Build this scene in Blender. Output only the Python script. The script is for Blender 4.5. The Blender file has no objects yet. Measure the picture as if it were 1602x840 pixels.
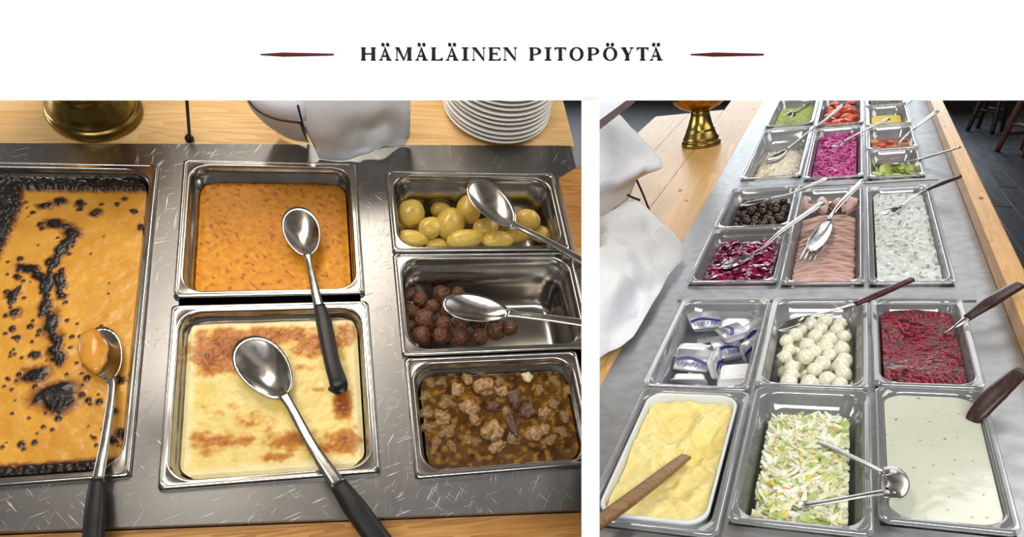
import bpy, bmesh, math, random
from mathutils import Vector, Matrix, noise
random.seed(7)
SC = bpy.context.scene
COL = SC.collection
# ------------------------------------------------------------------ camera
F, CX, CY = 1100.0, 860.0, 680.0            # focal length and principal point for a 1602 x 840 frame
SP, CP = 0.5388, 0.8424                     # camera looks about 33 degrees down
CAM = Vector((0, 0, 1.42))
RGT, FWD, UPC = Vector((1, 0, 0)), Vector((0, CP, -SP)), Vector((0, SP, CP))
def c2w(v): return CAM + RGT*v[0] - UPC*v[1] + FWD*v[2]
def c2d(v): return RGT*v[0] - UPC*v[1] + FWD*v[2]
cd = bpy.data.cameras.new('camera'); cam = bpy.data.objects.new('camera', cd); COL.objects.link(cam)
cd.sensor_fit = 'HORIZONTAL'; cd.sensor_width = 36; cd.lens = F/1602*36
cd.shift_x = (801-CX)/1602; cd.shift_y = (CY-420)/1602; cd.clip_start = 0.05
cam.matrix_world = Matrix.Translation(CAM) @ Matrix((RGT, UPC, -FWD)).transposed().to_4x4()
SC.camera = cam
# ------------------------------------------------------------------ world and lights
SC.view_settings.view_transform = 'Standard'; SC.view_settings.look = 'None'
SC.view_settings.gamma = 1; SC.view_settings.use_curve_mapping = False
SC.view_settings.exposure = 0.0
w = bpy.data.worlds.new('world'); SC.world = w; w.use_nodes = True
w.node_tree.nodes['Background'].inputs[0].default_value = (0.75, 0.85, 1.0, 1)
w.node_tree.nodes['Background'].inputs[1].default_value = 0.3
def area(name, loc, target, sx, sy, power, col):
    l = bpy.data.lights.new(name, 'AREA'); l.shape = 'RECTANGLE'; l.size = sx; l.size_y = sy; l.energy = power; l.color = col
    o = bpy.data.objects.new(name, l); COL.objects.link(o); o.location = loc
    o.rotation_euler = (Vector(target)-Vector(loc)).to_track_quat('-Z', 'Y').to_euler(); return o
area('window_light_back', (2.6, 10.5, 2.0), (0.6, 1.6, 0.9), 6, 1.5, 240, (0.82, 0.91, 1.0))
area('window_light_side', (-3.6, 2.4, 1.7), (0.0, 1.4, 0.9), 2.4, 1.4, 60, (0.85, 0.92, 1.0))
area('fill_light_over_salads', (1.5, 1.9, 2.85), (1.0, 1.9, 0.9), 1.8, 2.6, 52, (1.0, 0.98, 0.95))  # added fill to brighten the salad side, no known fitting
area('reflection_fill_far_end', (1.5, 4.7, 2.86), (1.5, 4.7, 0), 3.4, 1.5, 34, (1.0, 0.98, 0.95))  # added panel, placed to mirror as sheen in the salad counter steel
area('ceiling_light_over_hot_food', (-0.62, 1.22, 2.85), (-0.5, 1.15, 0.9), 1.4, 0.45, 22, (1.0, 0.90, 0.76))
area('board_fill_by_viewer', (0.1, -1.3, 2.8), (0.0, 0.7, 1.2), 2.6, 0.9, 112, (0.97, 0.98, 1.0))  # added fill that keeps the white board bright, no known lamp

# ------------------------------------------------------------------ table frames (rigid poses)
class Table:
    def __init__(s, R, t, k):
        s.k = k; s.O = c2w([x*k for x in t])
        s.U = c2d([r[0] for r in R]).normalized(); s.V = c2d([r[1] for r in R]); s.V = (s.V - s.U*s.V.dot(s.U)).normalized()
        s.N = s.U.cross(s.V)
        s.rot = Matrix((s.U, s.V, s.N)).transposed()
    def P(s, u, v, h=0): return s.O + s.U*u + s.V*v + s.N*h
    def uv(s, x, y, h=0):
        d = c2d(((x-CX)/F, (y-CY)/F, 1)); q = ((s.O + s.N*h - CAM).dot(s.N))/d.dot(s.N)
        p = CAM + d*q - s.O; return p.dot(s.U), p.dot(s.V)
    def p(s, x, y, h=0):
        u, v = s.uv(x, y, h); return Vector((u, v, h))
    def M(s, u, v, h=0, rz=0):
        return Matrix.Translation(s.P(u, v, h)) @ s.rot.to_4x4() @ Matrix.Rotation(rz, 4, 'Z')
L = Table([[.9696, -.1657, .1802], [-.0691, -.8913, -.4480], [.2348, .4220, -.8757]], (-.2510, -.2058, 1.1), 1.18)
R = Table([[.9296, .3378, -.1472], [.0675, -.5487, -.8333], [-.3622, .7647, -.5329]], (.4271, -.2947, 1.1), 1.51)

# ------------------------------------------------------------------ materials
def lin(c):
    if isinstance(c, str): c = [int(c[i:i+2], 16)/255 for i in (0, 2, 4)]
    return tuple((x/12.92 if x <= .04045 else ((x+.055)/1.055)**2.4) for x in c[:3]) + (1,)
MATS = {}
def mat(name, col='808080', rough=.5, metal=0, col2=None, scale=60, detail=4, lo=.4, hi=.62, stretch=None, bump=0, bscale=None,
        attr=False, sss=0, ssr=(1, .6, .4), coat=0, trans=0, spec=.5, rvar=0, ior=1.45):
    if name in MATS: return MATS[name]
    m = bpy.data.materials.new(name); m.use_nodes = True; MATS[name] = m
    nt = m.node_tree; n = nt.nodes; k = nt.links.new; b = n['Principled BSDF']
    b.inputs['Roughness'].default_value = rough; b.inputs['Metallic'].default_value = metal
    b.inputs['Base Color'].default_value = lin(col); b.inputs['Specular IOR Level'].default_value = spec; b.inputs['IOR'].default_value = ior
    if sss:
        b.inputs['Subsurface Weight'].default_value = sss; b.inputs['Subsurface Radius'].default_value = ssr; b.inputs['Subsurface Scale'].default_value = .006
    if coat: b.inputs['Coat Weight'].default_value = coat; b.inputs['Coat Roughness'].default_value = .08
    if trans: b.inputs['Transmission Weight'].default_value = trans
    tc = n.new('ShaderNodeTexCoord'); mp = n.new('ShaderNodeMapping'); k(tc.outputs['Object'], mp.inputs[0])
    if stretch: mp.inputs['Scale'].default_value = stretch
    no = n.new('ShaderNodeTexNoise'); no.inputs['Scale'].default_value = scale; no.inputs['Detail'].default_value = detail; k(mp.outputs[0], no.inputs['Vector'])
    if attr:
        a = n.new('ShaderNodeVertexColor'); a.layer_name = 'Col'; src = a.outputs[0]
        if col2 is None: k(src, b.inputs['Base Color'])
    if col2 is not None:
        r = n.new('ShaderNodeValToRGB'); r.color_ramp.elements[0].position = lo; r.color_ramp.elements[1].position = hi
        k(no.outputs[0], r.inputs[0]); mx = n.new('ShaderNodeMix'); mx.data_type = 'RGBA'
        k(r.outputs[0], mx.inputs[0]); mx.inputs[6].default_value = lin(col); mx.inputs[7].default_value = lin(col2)
        if attr:
            mx.blend_type = 'MULTIPLY'; k(src, mx.inputs[6])
        k(mx.outputs[2], b.inputs['Base Color'])
    if rvar:
        mr = n.new('ShaderNodeMapRange'); mr.inputs[3].default_value = rough-rvar; mr.inputs[4].default_value = rough+rvar
        mr.inputs[1].default_value = .3; mr.inputs[2].default_value = .7
        k(no.outputs[0], mr.inputs[0]); k(mr.outputs[0], b.inputs['Roughness'])
    if bump:
        nb = no
        if bscale:
            nb = n.new('ShaderNodeTexNoise'); nb.inputs['Scale'].default_value = bscale; nb.inputs['Detail'].default_value = 4; k(mp.outputs[0], nb.inputs['Vector'])
        bu = n.new('ShaderNodeBump'); bu.inputs['Strength'].default_value = bump; bu.inputs['Distance'].default_value = .004
        k(nb.outputs[0], bu.inputs['Height']); k(bu.outputs[0], b.inputs['Normal'])
    return m
def steel_scratched(name, col, rough, scratch=.5):
    """brushed sheet steel with short random scratches (two crossed families of thin stretched-noise lines)"""
    m = mat(name, col, rough, 1, col2=None, scale=6, detail=2, rvar=.04, stretch=(1, .25, 1)); nt = m.node_tree; n = nt.nodes; k = nt.links.new
    tc = n.new('ShaderNodeTexCoord'); acc = None
    for ang, sc in ((.5, (190, 9, 1)), (1.25, (230, 12, 1)), (-.7, (210, 10, 1)), (0.05, (260, 5, 1))):
        mp = n.new('ShaderNodeMapping'); mp.inputs['Rotation'].default_value = (0, 0, ang); k(tc.outputs['Object'], mp.inputs[0])
        m2 = n.new('ShaderNodeMapping'); m2.inputs['Scale'].default_value = sc; k(mp.outputs[0], m2.inputs[0])
        no = n.new('ShaderNodeTexNoise'); no.inputs['Scale'].default_value = 1.6; no.inputs['Detail'].default_value = 2; k(m2.outputs[0], no.inputs['Vector'])
        r = n.new('ShaderNodeMapRange'); r.inputs[1].default_value = .66; r.inputs[2].default_value = .74; k(no.outputs[0], r.inputs[0])
        if acc is None: acc = r.outputs[0]
        else:
            a = n.new('ShaderNodeMath'); a.operation = 'MAXIMUM'; k(acc, a.inputs[0]); k(r.outputs[0], a.inputs[1]); acc = a.outputs[0]
    mx = n.new('ShaderNodeMix'); mx.data_type = 'RGBA'; k(acc, mx.inputs[0]); c = lin(col)
    mx.inputs[6].default_value = c; mx.inputs[7].default_value = tuple(min(1, x*1.0+scratch*.5) for x in c[:3])+(1,)
    b = n['Principled BSDF']; k(mx.outputs[2], b.inputs['Base Color'])
    bu = n.new('ShaderNodeBump'); bu.inputs['Strength'].default_value = .25; bu.inputs['Distance'].default_value = .001
    k(acc, bu.inputs['Height']); k(bu.outputs[0], b.inputs['Normal'])
    return m
def clear_plastic(name, tint, gloss=.12, haze=.0):
    """thin clear polycarbonate: mostly see-through sheet with a mirror-like sheen that grows at grazing angles"""
    m = bpy.data.materials.new(name); m.use_nodes = True; MATS[name] = m; nt = m.node_tree; n = nt.nodes; k = nt.links.new
    n.remove(n['Principled BSDF']); out = n['Material Output']
    t = n.new('ShaderNodeBsdfTransparent'); t.inputs[0].default_value = lin(tint)
    g = n.new('ShaderNodeBsdfGlossy'); g.inputs['Roughness'].default_value = .08; g.inputs[0].default_value = (.95, .95, .95, 1)
    lw = n.new('ShaderNodeLayerWeight'); lw.inputs[0].default_value = .35
    mr = n.new('ShaderNodeMapRange'); mr.inputs[3].default_value = gloss; mr.inputs[4].default_value = .75; k(lw.outputs['Fresnel'], mr.inputs[0])
    df = n.new('ShaderNodeBsdfDiffuse'); df.inputs[0].default_value = (.8, .82, .84, 1); hz = n.new('ShaderNodeMixShader'); hz.inputs[0].default_value = haze
    k(t.outputs[0], hz.inputs[1]); k(df.outputs[0], hz.inputs[2])
    mx = n.new('ShaderNodeMixShader'); k(mr.outputs[0], mx.inputs[0]); k(hz.outputs[0], mx.inputs[1]); k(g.outputs[0], mx.inputs[2]); k(mx.outputs[0], out.inputs[0])
    return m
def wood(name, c1, c2, knot, axis='y', s=1.0, rough=.32):
    """pine boards: stretched noise grain plus ring figure"""
    m = bpy.data.materials.new(name); m.use_nodes = True; MATS[name] = m; nt = m.node_tree; n = nt.nodes; k = nt.links.new; b = n['Principled BSDF']
    tc = n.new('ShaderNodeTexCoord'); mp = n.new('ShaderNodeMapping'); k(tc.outputs['Object'], mp.inputs[0])
    mp.inputs['Scale'].default_value = {'y': (14*s, 1.1*s, 14*s), 'x': (1.1*s, 14*s, 14*s), 'z': (14*s, 14*s, 1.1*s)}[axis]
    n1 = n.new('ShaderNodeTexNoise'); n1.inputs['Scale'].default_value = 1.0; n1.inputs['Detail'].default_value = 3; n1.inputs['Distortion'].default_value = .6; k(mp.outputs[0], n1.inputs['Vector'])
    ma = n.new('ShaderNodeMath'); ma.operation = 'MULTIPLY'; ma.inputs[1].default_value = 14; k(n1.outputs[0], ma.inputs[0])
    fr = n.new('ShaderNodeMath'); fr.operation = 'FRACT'; k(ma.outputs[0], fr.inputs[0])
    n2 = n.new('ShaderNodeTexNoise'); n2.inputs['Scale'].default_value = 14; n2.inputs['Detail'].default_value = 3; k(mp.outputs[0], n2.inputs['Vector'])
    ad = n.new('ShaderNodeMix'); ad.data_type = 'FLOAT'; ad.inputs[0].default_value = .45; k(fr.outputs[0], ad.inputs[2]); k(n2.outputs[0], ad.inputs[3])
    r = n.new('ShaderNodeValToRGB'); r.color_ramp.elements[0].position = .15; r.color_ramp.elements[1].position = .8
    r.color_ramp.elements[0].color = lin(c1); r.color_ramp.elements[1].color = lin(c2); k(ad.outputs[0], r.inputs[0])
    k(r.outputs[0], b.inputs['Base Color']); b.inputs['Roughness'].default_value = rough
    return m
m_page = mat('page_white', 'fbfbfb', .6, spec=.2)
m_ink = mat('lettering_black', '0d0c0c', .6, spec=.2)
m_red = mat('ornament_dark_red', '571317', .6, spec=.2)
m_steel_ctr = steel_scratched('counter_steel', '8f8e8e', .33)
m_steel_ctr2 = mat('salad_counter_steel', 'b4b5b8', .4, 1, col2='a9aaad', scale=40, rvar=.04, bump=.02, bscale=500)
m_pan = mat('pan_steel', 'b9b6b1', .2, 1, col2='a29f9a', scale=25, rvar=.06)
m_spoon = mat('spoon_steel', 'bdbbb8', .19, 1, scale=70, rvar=.05)
m_well = mat('well_dark_steel', '4a4a4c', .4, 1, col2='3a3a3c')
m_black = mat('black_plastic', '161616', .42, col2='1e1e1e')
m_darkwood = mat('dark_handle_wood', '2c1d1b', .4, col2='472a26', stretch=(6, 1, 6), scale=40)
m_redwood = mat('reddish_handle_wood', '3a181b', .38, col2='57262a', stretch=(6, 1, 6), scale=40)
m_clear = clear_plastic('clear_polycarbonate', 'eef1f2', .14, .22)
m_well2 = mat('salad_well_steel', 'c4c6c8', .5, .5, col2='b4b6b8', scale=20)
m_tub = mat('white_tub_plastic', 'dfe3e4', .4, sss=.1)
m_brass = mat('aged_brass', 'a08a4a', .26, 1, col2='6e5a2c', scale=18, rvar=.1, bump=.05)
m_copper = mat('bright_brass', 'c08a3c', .25, 1, col2='8a5a20', scale=30, bump=.25, bscale=60)
m_pine_l = wood('pine_serving_table', 'e6c48e', 'd3a566', None, 'x', .9)
m_pine_f = wood('pine_front_board', 'c99655', '9f6a33', None, 'x', 1.3)
m_pine_r = wood('pine_side_table', 'dcb274', 'c79852', None, 'y', .9, .42)
m_rail = wood('pine_tray_rail', 'dca85a', 'c38c3f', None, 'y', .9)
m_knot = mat('wood_knot', '5d3519', .4, col2='3b1f0e', scale=120)
m_cloth = mat('white_linen', 'e6e8ec', .85, col2='dcdfe4', scale=400, bump=.08, spec=.2, sss=.05)
m_plate = mat('white_porcelain', 'eae6de', .15, coat=.4)
m_wire = mat('black_wire', '17171a', .4)
m_floor = mat('dark_plank_floor', '3e3f46', .38, col2='23242a', stretch=(9, 1, 1), scale=2.2, detail=7, rvar=.1, bump=.15)
m_stool = wood('brown_stool_wood', '6d3d20', '3f2110', None, 'z', 1.5)
m_wall = mat('plaster_wall', 'b9b2a6', .8, col2='aea79b', scale=3)
m_ceil = mat('ceiling_boards', 'b3aca2', .8, col2='a79f94', scale=3)

# ------------------------------------------------------------------ helpers
def tag(o, label=None, cat=None, group=None, kind=None):
    if label: o['label'] = label
    if cat: o['category'] = cat
    if group: o['group'] = group
    if kind: o['kind'] = kind
    return o
def mesh(name, vs, fs, m, smooth=True):
    me = bpy.data.meshes.new(name); me.from_pydata([tuple(v) for v in vs], [], fs); me.update()
    if m: me.materials.append(m)
    if smooth: me.polygons.foreach_set('use_smooth', [True]*len(me.polygons))
    return me
def obj(name, me, parent=None, M=None):
    o = bpy.data.objects.new(name, me); COL.objects.link(o)
    if parent: o.parent = parent
    if M is not None:
        if parent: o.matrix_local = M
        else: o.matrix_world = M
    return o
def empty(name, M): return obj(name, None, None, M)
def from_bm(name, bm, m, smooth=False):
    bmesh.ops.recalc_face_normals(bm, faces=bm.faces)
    me = bpy.data.meshes.new(name); bm.to_mesh(me); bm.free()
    if m: me.materials.append(m)
    if smooth: me.polygons.foreach_set('use_smooth', [True]*len(me.polygons))
    return me
def bm_box(bm, x0, x1, y0, y1, z0, z1):
    r = bmesh.ops.create_cube(bm, size=1)
    bmesh.ops.scale(bm, vec=(x1-x0, y1-y0, z1-z0), verts=r['verts'])
    bmesh.ops.translate(bm, vec=((x0+x1)/2, (y0+y1)/2, (z0+z1)/2), verts=r['verts']); return r['verts']
def box_me(name, x0, x1, y0, y1, z0, z1, m, bev=0):
    bm = bmesh.new(); bm_box(bm, x0, x1, y0, y1, z0, z1)
    if bev: bmesh.ops.bevel(bm, geom=bm.edges[:], offset=bev, segments=2, affect='EDGES', profile=.6)
    return from_bm(name, bm, m)
def rr(a, b, r, n=7):
    """rounded rectangle outline, half sizes a, b"""
    r = min(r, a*.98, b*.98); o = []
    for cx, cy, s in ((a-r, b-r, 0), (-(a-r), b-r, 1), (-(a-r), -(b-r), 2), (a-r, -(b-r), 3)):
        for i in range(n+1):
            t = (s + i/n)*math.pi/2; o.append((cx+r*math.cos(t), cy+r*math.sin(t)))
    return o
def loft(name, rings, m, cap0=False, cap1=True, closed=True):
    vs, fs = [], []; n = len(rings[0])
    for rg in rings: vs += rg
    for i in range(len(rings)-1):
        for j in range(n if closed else n-1):
            a, b = i*n+j, i*n+(j+1) % n; fs.append((a, b, b+n, a+n))
    if cap0: fs.append(tuple(range(n-1, -1, -1)))
    if cap1: fs.append(tuple(range((len(rings)-1)*n, len(rings)*n)))
    return mesh(name, vs, fs, m)
def lathe(name, prof, m, n=40, cap1=True):
    return loft(name, [[(r*math.cos(2*math.pi*j/n), r*math.sin(2*math.pi*j/n), z) for j in range(n)] for r, z in prof], m, cap0=True, cap1=cap1)
def catmull(ps, n=6):
    ps = [Vector(p) for p in ps]; q = [2*ps[0]-ps[1]] + ps + [2*ps[-1]-ps[-2]]; o = []
    for i in range(1, len(q)-2):
        for s in range(n):
            t = s/n; a, b, c, d = q[i-1], q[i], q[i+1], q[i+2]
            o.append(.5*((2*b)+(c-a)*t+(2*a-5*b+4*c-d)*t*t+(3*b-a-3*c+d)*t**3))
    o.append(ps[-1]); return o
def sweep(name, ps, wd, th, m, up=(0, 0, 1), n=6, seg=10, sq=.75):
    """bar of superelliptic section along points; wd/th interpolated lists"""
    pts = catmull(ps, n) if len(ps) > 2 else [Vector(ps[0]).lerp(Vector(ps[1]), i/n) for i in range(n+1)]
    def at(l, t):
        if not isinstance(l, (list, tuple)): return l
        x = t*(len(l)-1); i = min(int(x), len(l)-2); return l[i]+(l[i+1]-l[i])*(x-i)
    rings = []
    for i, p in enumerate(pts):
        d = (pts[min(i+1, len(pts)-1)]-pts[max(i-1, 0)]).normalized(); s = d.cross(Vector(up)).normalized(); u = s.cross(d); t = i/(len(pts)-1)
        a, b = at(wd, t)/2, at(th, t)/2; rg = []
        for j in range(seg):
            an = 2*math.pi*j/seg; c, q = math.cos(an), math.sin(an)
            rg.append(p + s*a*math.copysign(abs(c)**sq, c) + u*b*math.copysign(abs(q)**sq, q))
        rings.append(rg)
    return loft(name, rings, m, True, True)
def bowl_me(name, a, b, depth, m, c, d, up, th=.0012, egg=.15, nr=8, ns=28):
    """spoon bowl centred at c, long axis d (towards the handle), concave side facing up"""
    d = Vector(d).normalized(); s = d.cross(Vector(up)).normalized(); u = s.cross(d); vs, fs = [], []
    for side in (0, 1):
        for i in range(nr+1):
            r = i/nr
            for j in range(ns):
                t = 2*math.pi*j/ns; x = math.cos(t)*r; y = math.sin(t)*r*(1-egg*math.cos(t)*r)
                z = -depth*(1-r*r)*(1+.25*x) - side*th
                vs.append(Vector(c)+d*(x*a)+s*(y*b)+u*z)
    n1 = (nr+1)*ns
    for side in (0, 1):
        o = side*n1
        for i in range(nr):
            for j in range(ns):
                q = (o+i*ns+j, o+i*ns+(j+1) % ns, o+(i+1)*ns+(j+1) % ns, o+(i+1)*ns+j); fs.append(q if side == 0 else q[::-1])
    for j in range(ns): fs.append((nr*ns+j, nr*ns+(j+1) % ns, n1+nr*ns+(j+1) % ns, n1+nr*ns+j))
    return mesh(name, vs, fs, m)
def trim(me, M, px, keep_less, fill=True):
    """trim a mesh along the sight plane through the page gutter between the two counters"""
    bm = bmesh.new(); bm.from_mesh(me); Mi = M.inverted()
    no = c2d((1, 0, -(px-CX)/F)).normalized(); co = Mi @ CAM; no = (M.to_3x3().transposed() @ no).normalized()
    bmesh.ops.bisect_plane(bm, geom=bm.verts[:]+bm.edges[:]+bm.faces[:], plane_co=co, plane_no=no, clear_outer=keep_less, clear_inner=not keep_less)
    ed = [e for e in bm.edges if e.is_boundary]
    if ed and fill: bmesh.ops.holes_fill(bm, edges=ed, sides=0)
    bm.to_mesh(me); bm.free(); return me
def fbm(x, y, s, o=3, z=0.0):
    return noise.fractal(Vector((x*s, y*s, z)), 1.0, 2.0, o)
def mixc(a, b, t):
    t = max(0, min(1, t)); return tuple(a[i]+(b[i]-a[i])*t for i in range(3))
def sm(a, b, x):
    t = max(0, min(1, (x-a)/(b-a))); return t*t*(3-2*t)
def C3(h): return lin(h)[:3]
def slab(T, name, rect, r, h, nx, ny, hf, cf, m, skirt=.03, parent=None, taper=.03):
    """food filling a rounded-rectangular container: displaced top surface with the food's own colours, and a skirt"""
    u0, u1, v0, v1 = rect; a, b = (u1-u0)/2, (v1-v0)/2; cu, cv = (u0+u1)/2, (v0+v1)/2; vs, fs, cs = [], [], []
    for i in range(nx+1):
        for j in range(ny+1):
            x, y = -a+2*a*i/nx, -b+2*b*j/ny; ex, ey = abs(x)-(a-r), abs(y)-(b-r)
            if ex > 0 and ey > 0:
                q = math.hypot(ex, ey)
                if q > r: x = math.copysign(a-r+ex*r/q, x); y = math.copysign(b-r+ey*r/q, y)
            z = hf(cu+x, cv+y); vs.append((x, y, z)); cs.append(cf(cu+x, cv+y, z))
    n = ny+1
    for i in range(nx):
        for j in range(ny): fs.append((i*n+j, (i+1)*n+j, (i+1)*n+j+1, i*n+j+1))
    loop = [(i, 0) for i in range(nx)]+[(nx, j) for j in range(ny)]+[(i, ny) for i in range(nx, 0, -1)]+[(0, j) for j in range(ny, 0, -1)]
    base = len(vs)
    for i, j in loop:
        v = vs[i*n+j]; vs.append((v[0]*(1-taper), v[1]*(1-taper), -skirt)); cs.append(cs[i*n+j])
    for q in range(len(loop)):
        a0 = loop[q]; a1 = loop[(q+1) % len(loop)]; fs.append((a1[0]*n+a1[1], a0[0]*n+a0[1], base+q, base+(q+1) % len(loop)))
    fs.append(tuple(base+q for q in range(len(loop)-1, -1, -1)))
    me = mesh(name, vs, fs, m); at = me.color_attributes.new('Col', 'FLOAT_COLOR', 'POINT')
    at.data.foreach_set('color', [x for c in cs for x in (c[0], c[1], c[2], 1)])
    return obj(name, me, parent, None if parent else T.M(cu, cv, h))
def blob_me(name, m, sub=3, amp=.12, fr=1.6, seed=0, sq=(1, 1, 1), fine=0):
    bm = bmesh.new(); bmesh.ops.create_icosphere(bm, subdivisions=sub, radius=1)
    for v in bm.verts:
        n_ = noise.noise(v.co*fr+Vector((seed*7.3, seed*3.1, 0)))+.5*noise.noise(v.co*fr*2.3+Vector((seed*1.3, 5, seed)))
        if fine: n_ += fine/amp*(noise.noise(v.co*6+Vector((seed, 2, 9)))+.6*noise.noise(v.co*13+Vector((seed, 5, 1))))
        v.co *= 1+amp*n_; v.co = Vector((v.co.x*sq[0], v.co.y*sq[1], v.co.z*sq[2]))
    return from_bm(name, bm, m, True)
def scaled(M, sx, sy, sz): return M @ Matrix.Diagonal((sx, sy, sz, 1))
def pxw(T, x, y, h, px):
    """length in metres of px picture pixels across, at the given point of a table"""
    a = T.P(*T.uv(x, y, h), h); return px*(a-CAM).dot(FWD)/F

# ------------------------------------------------------------------ room
def struct(name, me): return tag(obj(name, me), kind='structure')
fl = struct('floor', box_me('floor', -4, 9, -3, 13, -.1, 0, mat('floor_base', '1c1c20', .6)))
pl = box_me('plank', -.079, .079, -1.24, 1.24, 0, .004, m_floor, .0015)
for i in range(34):
    for j in range(4):
        x, y = 1.0+i*.162, 1.9+j*2.5+(i % 3)*.7; a = -.33
        obj('floor_plank', pl, fl, Matrix.Translation((x*math.cos(a)-(y-2)*math.sin(a), 2+x*math.sin(a)+(y-2)*math.cos(a), 0)) @ Matrix.Rotation(a, 4, 'Z'))
struct('ceiling', box_me('ceiling', -4, 9, -3, 13, 2.9, 3.0, m_ceil))
struct('wall_back', box_me('wall_back', -4, 9, 13, 13.1, 0, 2.9, m_wall))
struct('wall_left', box_me('wall_left', -4.1, -4, -3, 13, 0, 2.9, m_wall))
struct('wall_right', box_me('wall_right', 9, 9.1, -3, 13, 0, 2.9, m_wall))
struct('wall_front', box_me('wall_front', -4, 9, -3.1, -3, 0, 2.9, m_wall))

# ------------------------------------------------------------------ white page margin, gutter and heading, built as a board with letters
ZB = .78                                    # distance of the board along the viewing direction
MB = Matrix.Translation(CAM+FWD*ZB) @ Matrix((RGT, UPC, -FWD)).transposed().to_4x4()
def bx(x): return (x-CX)*ZB/F
def by(y): return -(y-CY)*ZB/F
page_panel = tag(empty('page_board', MB), 'white page margin with black serif heading, built as a board with a gutter strip between the two views', 'page_panel')
bm = bmesh.new(); vsb = bm_box(bm, bx(-190), bx(1960), by(157), by(-60), -.012, 0)
for v in bm.verts:
    if v.co.z < -.006 and v.co.y < by(100): v.co.y += .009       # chamfered lower edge
obj('board', from_bm('board', bm, m_page), page_panel)
obj('page_gutter', box_me('page_gutter', bx(910), bx(938), by(960), by(150), -.008, 0, m_page), page_panel)
for x in (-180, 1920): obj('added_support', box_me('added_support', bx(x), bx(x+28), by(680)-1.16, by(150), -.008, 0, m_page), page_panel)  # unseen supports, added outside the view
def poly_me(name, polys, m, d=.0015):
    bm = bmesh.new()
    for p in polys:
        vs = [bm.verts.new((x, y, 0)) for x, y in p]; f = bm.faces.new(vs)
        if f.normal.z < 0: f.normal_flip()
        r = bmesh.ops.extrude_face_region(bm, geom=[f]); bmesh.ops.translate(bm, vec=(0, 0, d), verts=[e for e in r['geom'] if isinstance(e, bmesh.types.BMVert)])
    return from_bm(name, bm, m)
def glyph(ch, w):
    """bold high-contrast serif capitals; unit = cap height, w = advance-free width"""
    T_, t, s = .26, .075, .055                                      # thick stem, thin stroke, serif
    R_ = lambda x0, y0, x1, y1: [(x0, y0), (x1, y0), (x1, y1), (x0, y1)]
    o = []
    def stem(x, k=T_, a=.06, lo=True, hi=True):
        o.append(R_(x, 0, x+k, 1))
        if lo: o.append(R_(x-a, 0, x+k+a, s))
        if hi: o.append(R_(x-a, 1-s, x+k+a, 1))
    def bowl(x0, x1, y0, y1, k, n=14):
        cy, ry = (y0+y1)/2, (y1-y0)/2; rx = x1-x0; q = []
        for i in range(n): 
            a0, a1 = -math.pi/2+math.pi*i/n, -math.pi/2+math.pi*(i+1)/n
            q.append([(x0+rx*math.cos(a0), cy+ry*math.sin(a0)), (x0+rx*math.cos(a1), cy+ry*math.sin(a1)),
                      (x0+(rx-k)*math.cos(a1), cy+(ry-s)*math.sin(a1)), (x0+(rx-k)*math.cos(a0), cy+(ry-s)*math.sin(a0))])
        o.extend(q)
    if ch == 'H': stem(.06); stem(w-T_-.06); o.append(R_(.2, .47, w-.2, .47+t))
    elif ch == 'I': stem(w/2-T_/2, a=(w-T_)/2)
    elif ch == 'L': stem(.06); o += [R_(.06, 0, w, s), [(w-.06, 0), (w, 0), (w, .27), (w-.035, .27)], [(w-.22, s), (w-.03, s), (w-.03, .2)]]
    elif ch == 'E':
        stem(.06); o += [R_(.06, 0, w, s), R_(.06, 1-s, w-.05, 1), R_(.2, .48, w-.25, .48+t), R_(w-.3, .36, w-.25, .66),
                         [(w-.06, 0), (w, 0), (w, .25), (w-.035, .25)], R_(w-.09, .76, w-.05, 1), [(w-.2, s), (w-.03, s), (w-.03, .18)], [(w-.24, 1-s), (w-.06, 1-s), (w-.06, .82)]]
    elif ch == 'T':
        stem(w/2-T_/2, a=.08, hi=False); o += [R_(0, 1-s, w, 1), R_(0, .74, .035, 1), R_(w-.035, .74, w, 1), [(.03, 1-s), (.22, 1-s), (.03, .82)], [(w-.03, 1-s), (w-.03, .82), (w-.22, 1-s)]]
    elif ch == 'P': stem(.06); o.append(R_(.2, 1-s, .5*w, 1)); o.append(R_(.2, .43, .5*w, .43+s)); bowl(.5*w, w, .43, 1, .24)
    elif ch == 'A':
        m_ = w*.47; o += [[(.09, 0), (.16, 0), (m_+.05, .93), (m_, 1.02)], [(m_-.05, 1.02), (m_+.04, 1.02), (w-.07, 0), (w-.36, 0)],
                          R_(.2, .29, w-.3, .29+t), R_(0, 0, .27, s), R_(w-.42, 0, w, s)]
    elif ch == 'M':
        stem(.1, .06, .1, hi=False); stem(w-T_-.06); m_ = w*.47
        o += [R_(0, 1-s, .3, 1), [(.08, 1), (.33, 1), (m_+.12, .1), (m_+.02, -.02)], [(m_+.02, -.02), (m_+.08, -.02), (w-T_, .95), (w-T_-.05, 1)]]
    elif ch == 'N':
        stem(.1, .055, .1, hi=False); stem(w-.17, .055, .1, lo=False); o += [R_(0, 1-s, .3, 1), [(.05, 1), (.34, 1), (w-.115, .12), (w-.115, -.03), (w-.17, -.03)]]
    elif ch == 'Y':
        m_ = w*.5; o += [R_(m_-T_/2, 0, m_+T_/2, .46), R_(m_-.2, 0, m_+.2, s), [(.05, 1), (.34, 1), (m_+T_/2, .45), (m_-T_/2, .42)], [(w-.15, 1), (w-.08, 1), (m_+T_/2, .42), (m_+.05, .42)],
                         R_(0, 1-s, .42, 1), R_(w-.3, 1-s, w, 1)]
    elif ch == 'O':
        n = 28
        for i in range(n):
            a0, a1 = 2*math.pi*i/n, 2*math.pi*(i+1)/n; P_ = lambda a, rx, ry: (w/2+rx*math.cos(a), .5+ry*math.sin(a))
            o.append([P_(a0, w/2, .525), P_(a1, w/2, .525), P_(a1, w/2-.25, .475), P_(a0, w/2-.25, .475)])
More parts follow.
